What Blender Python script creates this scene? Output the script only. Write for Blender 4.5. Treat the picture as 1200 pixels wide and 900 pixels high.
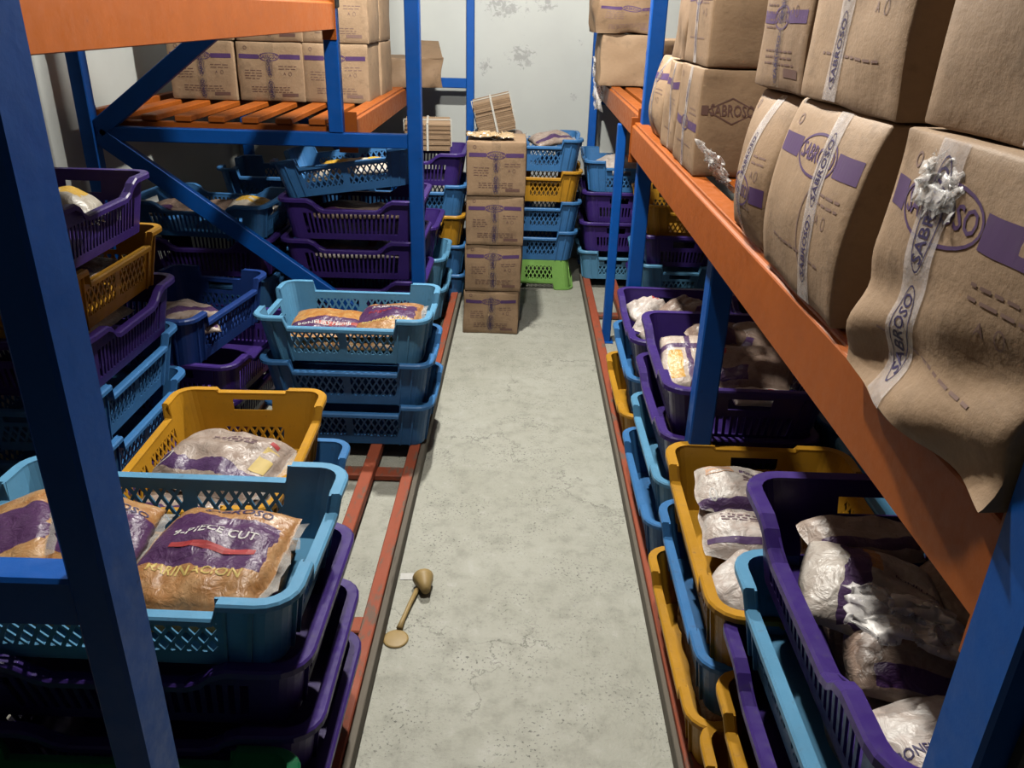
import bpy, bmesh, math, random
from mathutils import Vector, Matrix, Euler, noise

for _o in list(bpy.data.objects):
    bpy.data.objects.remove(_o)
SC = bpy.context.scene
COL = SC.collection
PI = math.pi

# ------------------------------------------------------------------ camera
cd = bpy.data.cameras.new('camera')
cam = bpy.data.objects.new('camera', cd)
COL.objects.link(cam)
SC.camera = cam
cd.sensor_width = 36.0
cd.lens = 945.0 / 1200.0 * 36.0
cd.clip_start = 0.05
_f = 945.0
_vy = Vector((618 - 600, 15 - 450, _f)).normalized()        # aisle direction seen by the lens
_vz = -Vector((545 - 600, 2500 - 450, _f)).normalized()     # up direction
_vz = (_vz - _vy * _vz.dot(_vy)).normalized()
_vx = _vy.cross(_vz)
_R = Matrix((_vx, _vy, _vz))                                # world = R @ lens axes
_r, _u, _b = _R.col[0], -_R.col[1], -_R.col[2]
cam.matrix_world = Matrix(((_r[0], _u[0], _b[0], 0), (_r[1], _u[1], _b[1], 0), (_r[2], _u[2], _b[2], 1.62), (0, 0, 0, 1)))

# ------------------------------------------------------------------ light
LAMPS = [(Vector((-0.20, 3.56, 2.875)), 640, 'above the middle of the aisle'), (Vector((-0.10, 1.80, 2.80)), 250, 'above the near end of the aisle')]
w = bpy.data.worlds.new('world'); SC.world = w
w.use_nodes = True
w.node_tree.nodes['Background'].inputs[0].default_value = (0.5, 0.55, 0.62, 1)
w.node_tree.nodes['Background'].inputs[1].default_value = 0.0
for _p, _e, _n in LAMPS:
    ld = bpy.data.lights.new('ceiling_bulb_light', 'POINT')
    ld.energy = _e
    ld.color = (1.0, 0.965, 0.88)
    ld.shadow_soft_size = 0.045
    lo = bpy.data.objects.new('ceiling_bulb_light', ld)
    COL.objects.link(lo)
    lo.location = _p
vs = SC.view_settings
vs.view_transform = 'Standard'
vs.look = 'None'
vs.exposure = 0.0
vs.gamma = 1.0
vs.use_curve_mapping = False

# ------------------------------------------------------------------ helpers
def tag(o, label, cat=None, group=None, kind=None):
    o['label'] = label
    if cat: o['category'] = cat
    if group: o['group'] = group
    if kind: o['kind'] = kind
    return o

def mesh(name, verts, faces, smooth=False, uvs=None):
    me = bpy.data.meshes.new(name)
    me.from_pydata([tuple(v) for v in verts], [], faces)
    bm = bmesh.new(); bm.from_mesh(me)
    bmesh.ops.recalc_face_normals(bm, faces=bm.faces)
    bm.to_mesh(me); bm.free()
    if smooth:
        me.polygons.foreach_set('use_smooth', [True] * len(me.polygons))
    if uvs:
        ul = me.uv_layers.new(name='UVMap')
        for lp in me.loops:
            ul.data[lp.index].uv = uvs[lp.vertex_index]
    me.materials.append(None)
    me.update()
    return me

def obj(name, me, mat, parent=None, loc=(0, 0, 0), rot=(0, 0, 0), scale=None):
    o = bpy.data.objects.new(name, me)
    COL.objects.link(o)
    o.parent = parent
    o.location = loc
    o.rotation_euler = rot
    if scale: o.scale = scale
    if me is not None and mat is not None:
        o.material_slots[0].link = 'OBJECT'
        o.material_slots[0].material = mat
    return o

def empty(name, loc=(0, 0, 0), rot=(0, 0, 0)):
    o = bpy.data.objects.new(name, None)
    COL.objects.link(o)
    o.location = loc
    o.rotation_euler = rot
    o.empty_display_size = 0.1
    return o

class MB:
    def __init__(s): s.v = []; s.f = []
    def box(s, x0, x1, y0, y1, z0, z1):
        n = len(s.v)
        s.v += [(x, y, z) for z in (z0, z1) for y in (y0, y1) for x in (x0, x1)]
        s.f += [tuple(n + i for i in q) for q in ((0, 2, 3, 1), (4, 5, 7, 6), (0, 1, 5, 4), (2, 6, 7, 3), (0, 4, 6, 2), (1, 3, 7, 5))]
        return s
    def prism(s, a, b):
        n = len(s.v); k = len(a)
        s.v += list(a) + list(b)
        s.f.append(tuple(n + i for i in range(k)))
        s.f.append(tuple(n + k + i for i in reversed(range(k))))
        for i in range(k):
            j = (i + 1) % k
            s.f.append((n + i, n + k + i, n + k + j, n + j))
        return s
    def bar(s, p, q, w, h, up=(0, 0, 1)):
        p = Vector(p); q = Vector(q); d = (q - p).normalized()
        up = Vector(up); sd = d.cross(up).normalized(); up = sd.cross(d)
        c = [(-w / 2, -h / 2), (w / 2, -h / 2), (w / 2, h / 2), (-w / 2, h / 2)]
        return s.prism([p + sd * a + up * b for a, b in c], [q + sd * a + up * b for a, b in c])
    def tube(s, pts, r, n=8):
        base = len(s.v); m = len(pts)
        pts = [Vector(p) for p in pts]
        for i, p in enumerate(pts):
            d = (pts[min(i + 1, m - 1)] - pts[max(i - 1, 0)]).normalized()
            a = d.cross(Vector((0.13, 0.31, 0.94))).normalized(); b = d.cross(a)
            rr = r[i] if isinstance(r, (list, tuple)) else r
            s.v += [tuple(p + (a * math.cos(t) + b * math.sin(t)) * rr) for t in [2 * PI * k / n for k in range(n)]]
        for i in range(m - 1):
            for k in range(n):
                s.f.append((base + i * n + k, base + i * n + (k + 1) % n, base + (i + 1) * n + (k + 1) % n, base + (i + 1) * n + k))
        s.f.append(tuple(base + k for k in range(n)))
        s.f.append(tuple(base + (m - 1) * n + k for k in reversed(range(n))))
        return s
    def me(s, name, smooth=False): return mesh(name, s.v, s.f, smooth)

def bevel(me, wdt=0.003, seg=1):
    bm = bmesh.new(); bm.from_mesh(me)
    bmesh.ops.bevel(bm, geom=list(bm.edges), offset=wdt, segments=seg, affect='EDGES', clamp_overlap=True)
    bm.to_mesh(me); bm.free()
    return me

# ------------------------------------------------------------------ materials
ALB = 0.43      # scales all surface colours down to cut bounce light and deepen shade
class NT:
    def __init__(s, name):
        s.m = bpy.data.materials.new(name); s.m.use_nodes = True
        s.t = s.m.node_tree; s.b = s.t.nodes['Principled BSDF']
    def n(s, t, **k):
        x = s.t.nodes.new(t)
        for a, v in k.items(): setattr(x, a, v)
        return x
    def l(s, a, b): s.t.links.new(a, b)
    def math(s, op, a, b=None):
        x = s.n('ShaderNodeMath', operation=op)
        for i, v in enumerate((a, b)):
            if v is None: continue
            if isinstance(v, (int, float)): x.inputs[i].default_value = v
            else: s.l(v, x.inputs[i])
        return x.outputs[0]
    def mix(s, f, a, b):
        x = s.n('ShaderNodeMix', data_type='RGBA')
        for i, v in ((0, f), (6, a), (7, b)):
            if isinstance(v, (int, float)): x.inputs[i].default_value = v
            elif isinstance(v, tuple): x.inputs[i].default_value = (v[0] * ALB, v[1] * ALB, v[2] * ALB, 1)
            else: s.l(v, x.inputs[i])
        return x.outputs[2]
    def noise(s, vec, scale, detail=4, rough=0.55, dist=0.0):
        x = s.n('ShaderNodeTexNoise')
        x.inputs['Scale'].default_value = scale; x.inputs['Detail'].default_value = detail
        x.inputs['Roughness'].default_value = rough; x.inputs['Distortion'].default_value = dist
        if vec is not None: s.l(vec, x.inputs['Vector'])
        return x
    def ramp(s, f, stops):
        x = s.n('ShaderNodeValToRGB'); e = x.color_ramp.elements
        while len(e) < len(stops): e.new(0.5)
        for i, (p, c) in enumerate(stops):
            e[i].position = p
            e[i].color = (c, c, c, 1) if isinstance(c, (int, float)) else (*c[:3], 1)
        s.l(f, x.inputs[0])
        return x.outputs[0]
    def bump(s, h, st, dist=0.01):
        x = s.n('ShaderNodeBump'); x.inputs['Strength'].default_value = st; x.inputs['Distance'].default_value = dist
        s.l(h, x.inputs['Height']); s.l(x.outputs[0], s.b.inputs['Normal'])
    def coord(s, k='Object'): return s.n('ShaderNodeTexCoord').outputs[k]
    def pos(s): return s.n('ShaderNodeNewGeometry').outputs['Position']
    def set(s, **k):
        for a, v in k.items():
            i = s.b.inputs[a.replace('_', ' ')]
            if isinstance(v, (int, float)): i.default_value = v
            elif isinstance(v, tuple): i.default_value = (v[0] * ALB, v[1] * ALB, v[2] * ALB, 1)
            else: s.l(v, i)
        return s

def plastic(name, c, rough=0.38, trans=0.2):
    t = NT(name); p = t.pos()
    n1 = t.noise(p, 9, 5); n2 = t.noise(p, 60, 4)
    dark = tuple(x * 0.62 for x in c)
    col = t.mix(t.ramp(n1.outputs[0], [(0.35, 0.0), (0.75, 0.55)]), c, dark)
    grime = t.ramp(n2.outputs[0], [(0.62, 0.0), (0.8, 0.45)])
    col = t.mix(grime, col, (0.10, 0.09, 0.08))
    t.set(Base_Color=col, Roughness=t.ramp(n2.outputs[0], [(0.3, rough - 0.06), (0.7, rough + 0.15)]))
    t.b.inputs['Specular IOR Level'].default_value = 0.28
    t.bump(n2.outputs[0], 0.08, 0.004)
    tr = t.n('ShaderNodeBsdfTranslucent'); t.l(col, tr.inputs[0])
    mx = t.n('ShaderNodeMixShader'); mx.inputs[0].default_value = trans
    t.l(t.b.outputs[0], mx.inputs[1]); t.l(tr.outputs[0], mx.inputs[2])
    t.l(mx.outputs[0], t.t.nodes['Material Output'].inputs['Surface'])
    return t.m

def paint(name, c, chip, chipamt=0.62, rough=0.42, stretch=(1, 1, 1)):
    t = NT(name); p = t.pos()
    mp = t.n('ShaderNodeMapping'); mp.inputs['Scale'].default_value = stretch
    t.l(p, mp.inputs[0])
    n1 = t.noise(mp.outputs[0], 7, 6, 0.65); n2 = t.noise(mp.outputs[0], 38, 5, 0.65)
    col = t.mix(t.ramp(n1.outputs[0], [(0.3, 0.0), (0.8, 0.6)]), c, tuple(x * 0.6 for x in c))
    m = t.ramp(t.math('ADD', t.math('MULTIPLY', n1.outputs[0], 0.5), t.math('MULTIPLY', n2.outputs[0], 0.5)), [(chipamt, 0.0), (chipamt + 0.05, 0.85)])
    col = t.mix(m, col, chip)
    t.set(Base_Color=col, Roughness=t.ramp(n2.outputs[0], [(0.3, rough - 0.08), (0.75, rough + 0.2)]))
    t.b.inputs['Specular IOR Level'].default_value = 0.22
    t.bump(n2.outputs[0], 0.10, 0.004)
    return t.m

M = {}
M['sky'] = plastic('light_blue_plastic', (0.20, 0.56, 0.92))
M['blue'] = plastic('mid_blue_plastic', (0.09, 0.33, 0.78))
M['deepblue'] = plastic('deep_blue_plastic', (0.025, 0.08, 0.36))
M['yellow'] = plastic('amber_yellow_plastic', (0.92, 0.46, 0.035))
M['purple'] = plastic('purple_plastic', (0.075, 0.036, 0.27), 0.34, 0.05)
M['green'] = plastic('light_green_plastic', (0.36, 0.72, 0.17))
M['darkgreen'] = plastic('dark_green_plastic', (0.02, 0.30, 0.12))
M['post'] = paint('blue_rack_paint', (0.004, 0.135, 0.62), (0.03, 0.03, 0.035), 0.63)
M['beam'] = paint('orange_rack_paint', (0.55, 0.135, 0.016), (0.24, 0.06, 0.015), 0.62)
M['rail'] = paint('worn_red_rail_paint', (0.50, 0.115, 0.055), (0.20, 0.155, 0.12), 0.535, 0.6, (1, 0.35, 1))
M['wood'] = paint('grey_timber', (0.22, 0.19, 0.15), (0.09, 0.075, 0.06), 0.60, 0.7, (3, 0.2, 3))

def card_mat(name, c, stain=0.5):
    t = NT(name); p = t.pos()
    mp = t.n('ShaderNodeMapping'); mp.inputs['Scale'].default_value = (1, 1, 2.5); t.l(p, mp.inputs[0])
    n1 = t.noise(p, 5, 5); n2 = t.noise(mp.outputs[0], 45, 4); n3 = t.noise(p, 16, 6, 0.7)
    col = t.mix(t.ramp(n1.outputs[0], [(0.3, 0.0), (0.75, 0.6)]), c, tuple(x * 0.70 for x in c))
    col = t.mix(t.ramp(n3.outputs[0], [(0.52, 0.0), (0.72, stain)]), col, tuple(x * 0.4 for x in c))
    col = t.mix(t.ramp(n2.outputs[0], [(0.4, 0.0), (0.8, 0.25)]), col, tuple(min(1, x * 1.25) for x in c))
    t.set(Base_Color=col, Roughness=0.68)
    t.b.inputs['Specular IOR Level'].default_value = 0.25
    t.bump(t.math('ADD', t.math('MULTIPLY', n2.outputs[0], 0.15), n3.outputs[0]), 0.30, 0.007)
    return t.m
M['card'] = card_mat('brown_cardboard', (0.43, 0.280, 0.165))
M['card2'] = card_mat('pale_brown_cardboard', (0.50, 0.335, 0.205), 0.6)
M['card3'] = card_mat('dull_brown_cardboard', (0.38, 0.245, 0.145), 0.7)

def flat(name, c, rough=0.6, spec=0.3):
    t = NT(name); t.set(Base_Color=c, Roughness=rough)
    t.b.inputs['Specular IOR Level'].default_value = spec
    n = t.noise(t.pos(), 55, 4)
    t.l(t.mix(t.ramp(n.outputs[0], [(0.45, 0.0), (0.8, 0.35)]), c, tuple(x * 0.6 + 0.05 for x in c)), t.b.inputs['Base Color'])
    return t.m
M['ink'] = flat('purple_print_ink', (0.105, 0.045, 0.17))
M['ink_faint'] = flat('faded_purple_ink', (0.20, 0.105, 0.14))
M['ink_pale'] = flat('pale_worn_ink', (0.30, 0.185, 0.155))
M['ink_brown'] = flat('dark_brown_ink', (0.20, 0.105, 0.085))
M['ink_white'] = flat('white_ink', (0.80, 0.77, 0.75))
M['ink_red'] = flat('red_ink', (0.50, 0.04, 0.045))
M['ink_peach'] = flat('peach_ink', (0.72, 0.42, 0.26))
M['ink_gold'] = flat('gold_ink', (0.75, 0.55, 0.16))
M['ink_navy'] = flat('navy_ink', (0.035, 0.02, 0.12))
M['paper'] = flat('white_paper', (0.78, 0.77, 0.74))
M['strap'] = flat('white_strapping', (0.80, 0.77, 0.70), 0.45)
M['dark'] = flat('black_grime_metal', (0.016, 0.016, 0.017), 0.55)
M['tan'] = flat('tan_plastic', (0.52, 0.36, 0.14), 0.5)
M['foil'] = flat('golden_wrap', (0.60, 0.42, 0.23), 0.25, 0.7)
M['lampwhite'] = flat('white_lamp_housing', (0.8, 0.8, 0.78))

def film(name, c, alpha, rough=0.18):
    t = NT(name); p = t.pos(); n = t.noise(p, 60, 5, 0.65); n2 = t.noise(p, 22, 4)
    t.set(Base_Color=c, Roughness=rough)
    t.l(t.ramp(n2.outputs[0], [(0.3, max(0, alpha - 0.22)), (0.7, min(1, alpha + 0.22))]), t.b.inputs['Alpha'])
    t.b.inputs['Specular IOR Level'].default_value = 0.5
    t.bump(n.outputs[0], 0.35, 0.006)
    return t.m
M['tape'] = film('clear_packing_tape', (1.15, 1.05, 1.02), 0.45)
M['tape2'] = film('thin_packing_tape', (0.50, 0.36, 0.24), 0.22)
M['poly'] = film('clear_polythene', (1.35, 1.3, 1.27), 0.40, 0.3)
M['seal'] = film('clear_bag_seal', (0.9, 0.85, 0.8), 0.26, 0.22)

def bag_mat(name, a, b, panels, wob=0.035, nscale=26):
    t = NT(name); uv = t.coord('UV'); p = t.coord('Object')
    n1 = t.noise(p, nscale, 5, 0.6, 0.6); n2 = t.noise(p, 90, 4, 0.6); nw = t.noise(p, 18, 2)
    col = t.mix(t.ramp(n1.outputs[0], [(0.32, 0.0), (0.68, 1.0)]), a, b)
    col = t.mix(t.ramp(n2.outputs[0], [(0.60, 0.0), (0.78, 0.4)]), col, tuple(min(1, x * 1.5 + 0.08) for x in b))
    sep = t.n('ShaderNodeSeparateXYZ'); t.l(uv, sep.inputs[0])
    off = t.math('MULTIPLY', t.math('SUBTRACT', nw.outputs[0], 0.5), wob * 4)
    u = t.math('ADD', sep.outputs[0], off); v = t.math('ADD', sep.outputs[1], off)
    for (u0, u1, v0, v1, c) in panels:
        m = t.math('MULTIPLY', t.math('MULTIPLY', t.math('GREATER_THAN', u, u0), t.math('LESS_THAN', u, u1)),
                   t.math('MULTIPLY', t.math('GREATER_THAN', v, v0), t.math('LESS_THAN', v, v1)))
        col = t.mix(t.math('MULTIPLY', m, 0.93), col, c)
    t.set(Base_Color=col, Roughness=t.ramp(n2.outputs[0], [(0.3, 0.26), (0.8, 0.5)]))
    t.b.inputs['Specular IOR Level'].default_value = 0.32
    wv = t.n('ShaderNodeTexNoise'); wv.inputs['Scale'].default_value = 34; wv.inputs['Detail'].default_value = 5; wv.inputs['Distortion'].default_value = 1.6
    t.l(p, wv.inputs['Vector'])
    t.bump(wv.outputs[0], 0.42, 0.010)
    return t.m
PUR = (0.075, 0.022, 0.135)
M['bag_cut'] = bag_mat('marinated_chicken_bag', (0.42, 0.17, 0.045), (0.62, 0.36, 0.17), [(0.06, 0.94, 0.30, 0.80, PUR)])
M['bag_cut2'] = bag_mat('marinated_chicken_bag_side', (0.46, 0.19, 0.05), (0.62, 0.38, 0.18), [(0.10, 1.0, 0.28, 0.75, PUR)])
M['bag_or'] = bag_mat('orange_chicken_bag', (0.55, 0.20, 0.035), (0.70, 0.40, 0.14), [(0.0, 1.0, 0.10, 0.42, PUR), (0.35, 1.0, 0.22, 0.30, (0.55, 0.10, 0.08))])
M['bag_pale'] = bag_mat('pale_chicken_bag', (0.40, 0.29, 0.23), (0.58, 0.48, 0.42), [(0.04, 0.96, 0.13, 0.30, PUR)])
M['bag_pale2'] = bag_mat('pale_chicken_bag_banded', (0.52, 0.44, 0.38), (0.72, 0.66, 0.60), [(0.24, 0.42, 0.0, 1.0, PUR), (0.42, 0.50, 0.55, 1.0, (0.60, 0.26, 0.06))])
M['bag_white'] = bag_mat('white_chicken_bag', (0.58, 0.47, 0.41), (0.80, 0.74, 0.69), [(0.0, 1.0, 0.0, 0.13, PUR)])
M['bag_white2'] = bag_mat('white_chicken_bag_plain', (0.60, 0.48, 0.42), (0.82, 0.76, 0.72), [(0.62, 0.70, 0.3, 0.7, (0.62, 0.05, 0.05))], 0.06)
M['bag_grid'] = bag_mat('printed_check_bag', (0.64, 0.50, 0.42), (0.74, 0.64, 0.56), [(0.10, 0.30, 0.15, 0.62, (0.80, 0.42, 0.04)), (0.36, 0.44, 0.0, 1.0, PUR), (0.62, 0.68, 0.0, 1.0, PUR), (0.0, 1.0, 0.66, 0.74, PUR)], 0.015)
M['bag_yel'] = bag_mat('yellow_white_bag', (0.60, 0.52, 0.42), (0.76, 0.70, 0.60), [(0.15, 0.85, 0.35, 0.95, (0.82, 0.48, 0.03)), (0.42, 0.62, 0.45, 0.7, (0.8, 0.74, 0.6))], 0.06)
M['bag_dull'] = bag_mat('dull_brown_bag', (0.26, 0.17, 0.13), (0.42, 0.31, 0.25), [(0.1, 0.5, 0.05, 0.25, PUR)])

# floor, walls
def floor_mat():
    t = NT('stained_concrete'); p = t.pos()
    n1 = t.noise(p, 2.2, 6, 0.6); n2 = t.noise(p, 14, 6, 0.7); n3 = t.noise(p, 110, 4, 0.6); n4 = t.noise(p, 5.5, 4, 0.6)
    col = t.mix(t.ramp(n1.outputs[0], [(0.3, 0.0), (0.7, 1.0)]), (0.475, 0.475, 0.395), (0.585, 0.585, 0.505))
    col = t.mix(t.ramp(n2.outputs[0], [(0.50, 0.0), (0.70, 0.50)]), col, (0.30, 0.29, 0.25))
    col = t.mix(t.ramp(n2.outputs[0], [(0.28, 0.55), (0.42, 0.0)]), col, (0.68, 0.67, 0.61))
    sp = t.math('MULTIPLY', t.ramp(n3.outputs[0], [(0.58, 0.0), (0.64, 0.9)]), t.ramp(n4.outputs[0], [(0.42, 0.0), (0.60, 0.95)]))
    col = t.mix(sp, col, (0.10, 0.095, 0.085))
    v = t.n('ShaderNodeTexVoronoi'); v.feature = 'DISTANCE_TO_EDGE'; v.inputs['Scale'].default_value = 1.5
    dn = t.noise(p, 5, 5, 0.7)
    ad = t.n('ShaderNodeVectorMath', operation='ADD'); t.l(p, ad.inputs[0])
    sc = t.n('ShaderNodeVectorMath', operation='SCALE'); t.l(dn.outputs['Color'], sc.inputs[0]); sc.inputs['Scale'].default_value = 0.45
    t.l(sc.outputs[0], ad.inputs[1]); t.l(ad.outputs[0], v.inputs['Vector'])
    ck = t.math('MULTIPLY', t.ramp(v.outputs['Distance'], [(0.0, 1.0), (0.010, 0.0)]), t.ramp(n1.outputs[0], [(0.45, 0.0), (0.58, 0.75)]))
    col = t.mix(ck, col, (0.14, 0.13, 0.11))
    t.set(Base_Color=col, Roughness=t.ramp(n2.outputs[0], [(0.3, 0.55), (0.7, 0.8)]))
    t.bump(t.math('ADD', n3.outputs[0], t.math('MULTIPLY', n2.outputs[0], 2.0)), 0.45, 0.005)
    return t.m
M['floor'] = floor_mat()

def wall_mat(name, marks=()):
    t = NT(name); p = t.pos()
    n1 = t.noise(p, 1.6, 5); n2 = t.noise(p, 26, 6, 0.7, 0.8)
    col = t.mix(t.ramp(n1.outputs[0], [(0.35, 0.0), (0.7, 1.0)]), (0.80, 0.83, 0.80), (0.70, 0.73, 0.71))
    col = t.mix(t.ramp(n2.outputs[0], [(0.66, 0.0), (0.74, 0.35)]), col, (0.33, 0.32, 0.30))
    for (x, y, z, r, sx) in marks:
        mp = t.n('ShaderNodeMapping'); mp.inputs['Location'].default_value = (-x * sx, -y, -z); mp.inputs['Scale'].default_value = (sx, 1, 1)
        t.l(p, mp.inputs[0])
        ln = t.n('ShaderNodeVectorMath', operation='LENGTH'); t.l(mp.outputs[0], ln.inputs[0])
        k = t.math('ADD', t.math('DIVIDE', ln.outputs['Value'], r), t.math('MULTIPLY', t.math('SUBTRACT', n2.outputs[0], 0.5), 4.5))
        col = t.mix(t.ramp(k, [(0.35, 0.5), (0.75, 0.0)]), col, (0.25, 0.25, 0.25))
    t.set(Base_Color=col, Roughness=0.5)
    t.bump(n2.outputs[0], 0.04, 0.004)
    return t.m
M['wall'] = wall_mat('white_cold_room_panel')
M['dull'] = flat('bounce_darkened_panel', (0.045, 0.045, 0.05), 0.7)  # near-black panel colour that keeps ceiling and hidden walls from bouncing light
M['wall_back'] = wall_mat('white_cold_room_panel_scuffed', [(-0.16, 5.75, 1.66, 0.09, 0.6), (-0.02, 5.75, 1.36, 0.07, 0.7), (-0.27, 5.75, 1.29, 0.05, 1), (0.12, 5.75, 1.67, 0.05, 0.7), (0.36, 5.75, 1.45, 0.025, 1), (0.33, 5.75, 1.12, 0.03, 1)])

# ------------------------------------------------------------------ room
XL, XR, YB, YF, ZC = -1.98, 1.75, 5.76, -2.6, 2.95
def struct(name, x0, x1, y0, y1, z0, z1, mat, label, cat):
    o = obj(name, MB().box(x0, x1, y0, y1, z0, z1).me(name), mat)
    tag(o, label, cat, kind='structure')
    return o
struct('floor', XL - .1, XR + .1, YF - .1, YB + .1, -.12, 0, M['floor'], 'stained pale grey concrete floor with specks and cracks', 'floor')
struct('ceiling', XL - .1, XR + .1, YF - .1, YB + .1, ZC, ZC + .1, M['dull'], 'unseen cold room ceiling above the aisle, darkened to cut bounce light', 'ceiling')
struct('wall_left', XL - .1, XL, YF - .1, YB + .1, 0, ZC, M['wall'], 'white panel wall behind the left rack', 'wall')
struct('wall_right', XR, XR + .1, YF - .1, YB + .1, 0, ZC, M['dull'], 'panel wall behind the right rack, darkened to cut bounce light', 'wall')
struct('wall_back', XL, XR, YB, YB + .1, 0, ZC, M['wall_back'], 'scuffed white panel wall at the end of the aisle', 'wall')
struct('wall_front', XL, XR, YF - .1, YF, 0, ZC, M['dull'], 'panel wall behind the camera, darkened to cut bounce light', 'wall')

# ceiling lamp (above the frame): holder, bulb
for _p, _e, _n in LAMPS:
    lamp = tag(empty('ceiling_lamp', (_p.x, _p.y, ZC)), 'round white ceiling lamp ' + _n, 'lamp')
    _m = MB().tube([(0, 0, 0), (0, 0, -.03), (0, 0, -.031), (0, 0, -.075)], [.06, .06, .03, .025], 20)
    obj('lamp_holder', _m.me('lamp_holder', True), M['lampwhite'], lamp)

# ------------------------------------------------------------------ racks
def boxpart(name, parent, x0, x1, y0, y1, z0, z1, mat, bv=0.004):
    cx, cy, cz = (x0 + x1) / 2, (y0 + y1) / 2, (z0 + z1) / 2
    m = MB().box(x0 - cx, x1 - cx, y0 - cy, y1 - cy, z0 - cz, z1 - cz).me(name)
    if bv: bevel(m, bv)
    return obj(name, m, mat, parent, (cx, cy, cz))

def barpart(name, parent, p, q, wd, ht, mat, up=(0, 0, 1)):
    p = Vector(p); q = Vector(q); c = (p + q) / 2
    m = bevel(MB().bar(p - c, q - c, wd, ht, up).me(name), 0.003)
    return obj(name, m, mat, parent, c)

def post(parent, x0, x1, y0, y1, z0, z1):
    o = boxpart('post', parent, x0, x1, y0, y1, z0, z1, M['post'])
    if z0 < 0.02:
        h = (z1 - z0) / 2
        fp = boxpart('foot_plate', o, -(x1 - x0) / 2 - .015, (x1 - x0) / 2 + .015, -(y1 - y0) / 2 - .015, (y1 - y0) / 2 + .015, -h, -h + .006, M['post'], 0)
    return o

def beam(parent, x0, x1, y0, y1, z0, z1, side=1):
    # stepped rack beam with a proud lower web, a ledge, and hooked end plates
    cx, cy, cz = (x0 + x1) / 2, (y0 + y1) / 2, (z0 + z1) / 2
    hx, hy, hz = (x1 - x0) / 2, (y1 - y0) / 2, (z1 - z0) / 2
    prof = [(-hx, -hz), (hx, -hz), (hx, hz - .014), (hx - .010, hz - .010), (hx - .010, hz), (-hx, hz)]
    if side < 0: prof = [(-a, b) for a, b in prof][::-1]
    m = bevel(MB().prism([(a, -hy, b) for a, b in prof], [(a, hy, b) for a, b in prof]).me('beam'), 0.002)
    o = obj('beam', m, M['beam'], parent, (cx, cy, cz))
    for s in (-1, 1):
        boxpart('end_plate', o, -hx - .004, hx + .004, s * hy - .004, s * hy + .004, -hz - .04, hz + .02, M['beam'], 0.002)
    return o

RL = tag(empty('pallet_rack', (0, 0, 0)), 'blue and orange steel pallet rack on the left side of the aisle', 'rack')
post(RL, -.440, -.40, .635, .70, 0, 2.6)
post(RL, -1.90, -1.84, .635, .70, 0, 2.6)
post(RL, -.495, -.435, 3.55, 3.61, 0, 2.6)
post(RL, -1.90, -1.84, 3.55, 3.61, 0, 2.6)
post(RL, -.385, -.335, 5.60, 5.66, 0, 2.6)
post(RL, -1.90, -1.84, 5.60, 5.66, 0, 2.6)
for y in (.665, 3.58, 5.63):
    x1 = {.665: -.44, 3.58: -.495, 5.63: -.385}[y]
    boxpart('cross_bar', RL, -1.84, x1, y - .02, y + .02, (1.03, 1.075, 1.16)[(y > 1) + (y > 5)], (1.09, 1.135, 1.22)[(y > 1) + (y > 5)], M['post'])
boxpart('upright', RL, -.83, -.77, 3.555, 3.605, 1.135, 2.6, M['post'])
boxpart('upright', RL, -.83, -.77, .64, .69, 1.09, 2.6, M['post'])
boxpart('splice_cap', RL, -.835, -.765, 3.548, 3.612, 1.62, 1.75, M['dark'])
barpart('diagonal_brace', RL, (-1.83, 3.575, 1.12), (-.80, 3.575, 1.88), .035, .075, M['post'], (0, 0, 1))
barpart('diagonal_brace', RL, (-1.83, 3.575, 1.10), (-.50, 3.575, .12), .035, .075, M['post'], (0, 0, 1))
barpart('diagonal_brace', RL, (-1.83, 5.63, 1.18), (-.40, 5.63, .15), .035, .06, M['post'], (0, 0, 1))
beam(RL, -.825, -.775, .70, 3.55, 1.540, 1.650)
beam(RL, -1.90, -1.85, .70, 3.55, 1.540, 1.650, -1)
beam(RL, -.80, -.725, 3.62, 5.60, 1.085, 1.195)
beam(RL, -1.90, -1.85, 3.62, 5.60, 1.085, 1.195, -1)
boxpart('support_bar', RL, -1.85, -.81, 3.625, 3.66, 1.115, 1.155, M['beam'])
boxpart('support_bar', RL, -1.85, -.81, 4.5, 4.55, 1.095, 1.155, M['beam'])
boxpart('support_bar', RL, -1.85, -.81, 5.45, 5.50, 1.095, 1.155, M['beam'])
for i in range(7):
    x = -1.80 + i * .145
    boxpart('slat', RL, x, x + .072, 3.615, 5.52, 1.156, 1.182, M['beam'])

RR = tag(empty('pallet_rack', (0, 0, 0)), 'blue and orange steel pallet rack on the right side holding cartons', 'rack')
post(RR, .437, .51, .54, .612, 0, 2.6)
post(RR, .472, .532, 1.925, 1.985, 0, 1.095)
post(RR, .475, .535, 3.40, 3.46, 0, 2.6)
post(RR, .458, .502, 4.09, 4.14, 0, 1.14)
post(RR, .43, .48, 5.61, 5.67, 0, 2.6)
for y in (.54, 1.925, 3.40, 5.61):
    post(RR, 1.62, 1.68, y, y + .06, 0, 1.095 if y == 1.925 else 2.6)
for y in (.575, 1.955, 3.43):
    boxpart('cross_bar', RR, .535, 1.62, y - .02, y + .02, 1.03, 1.085, M['post'])
boxpart('cross_bar', RR, .48, 1.62, 5.62, 5.66, 1.08, 1.14, M['post'])
beam(RR, .445, .505, .615, 3.47, 1.10, 1.222, -1)
beam(RR, .470, .530, 3.47, 5.60, 1.145, 1.258, -1)
beam(RR, 1.62, 1.68, .615, 3.39, 1.10, 1.222)
beam(RR, 1.62, 1.68, 3.47, 5.60, 1.145, 1.258)
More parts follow.
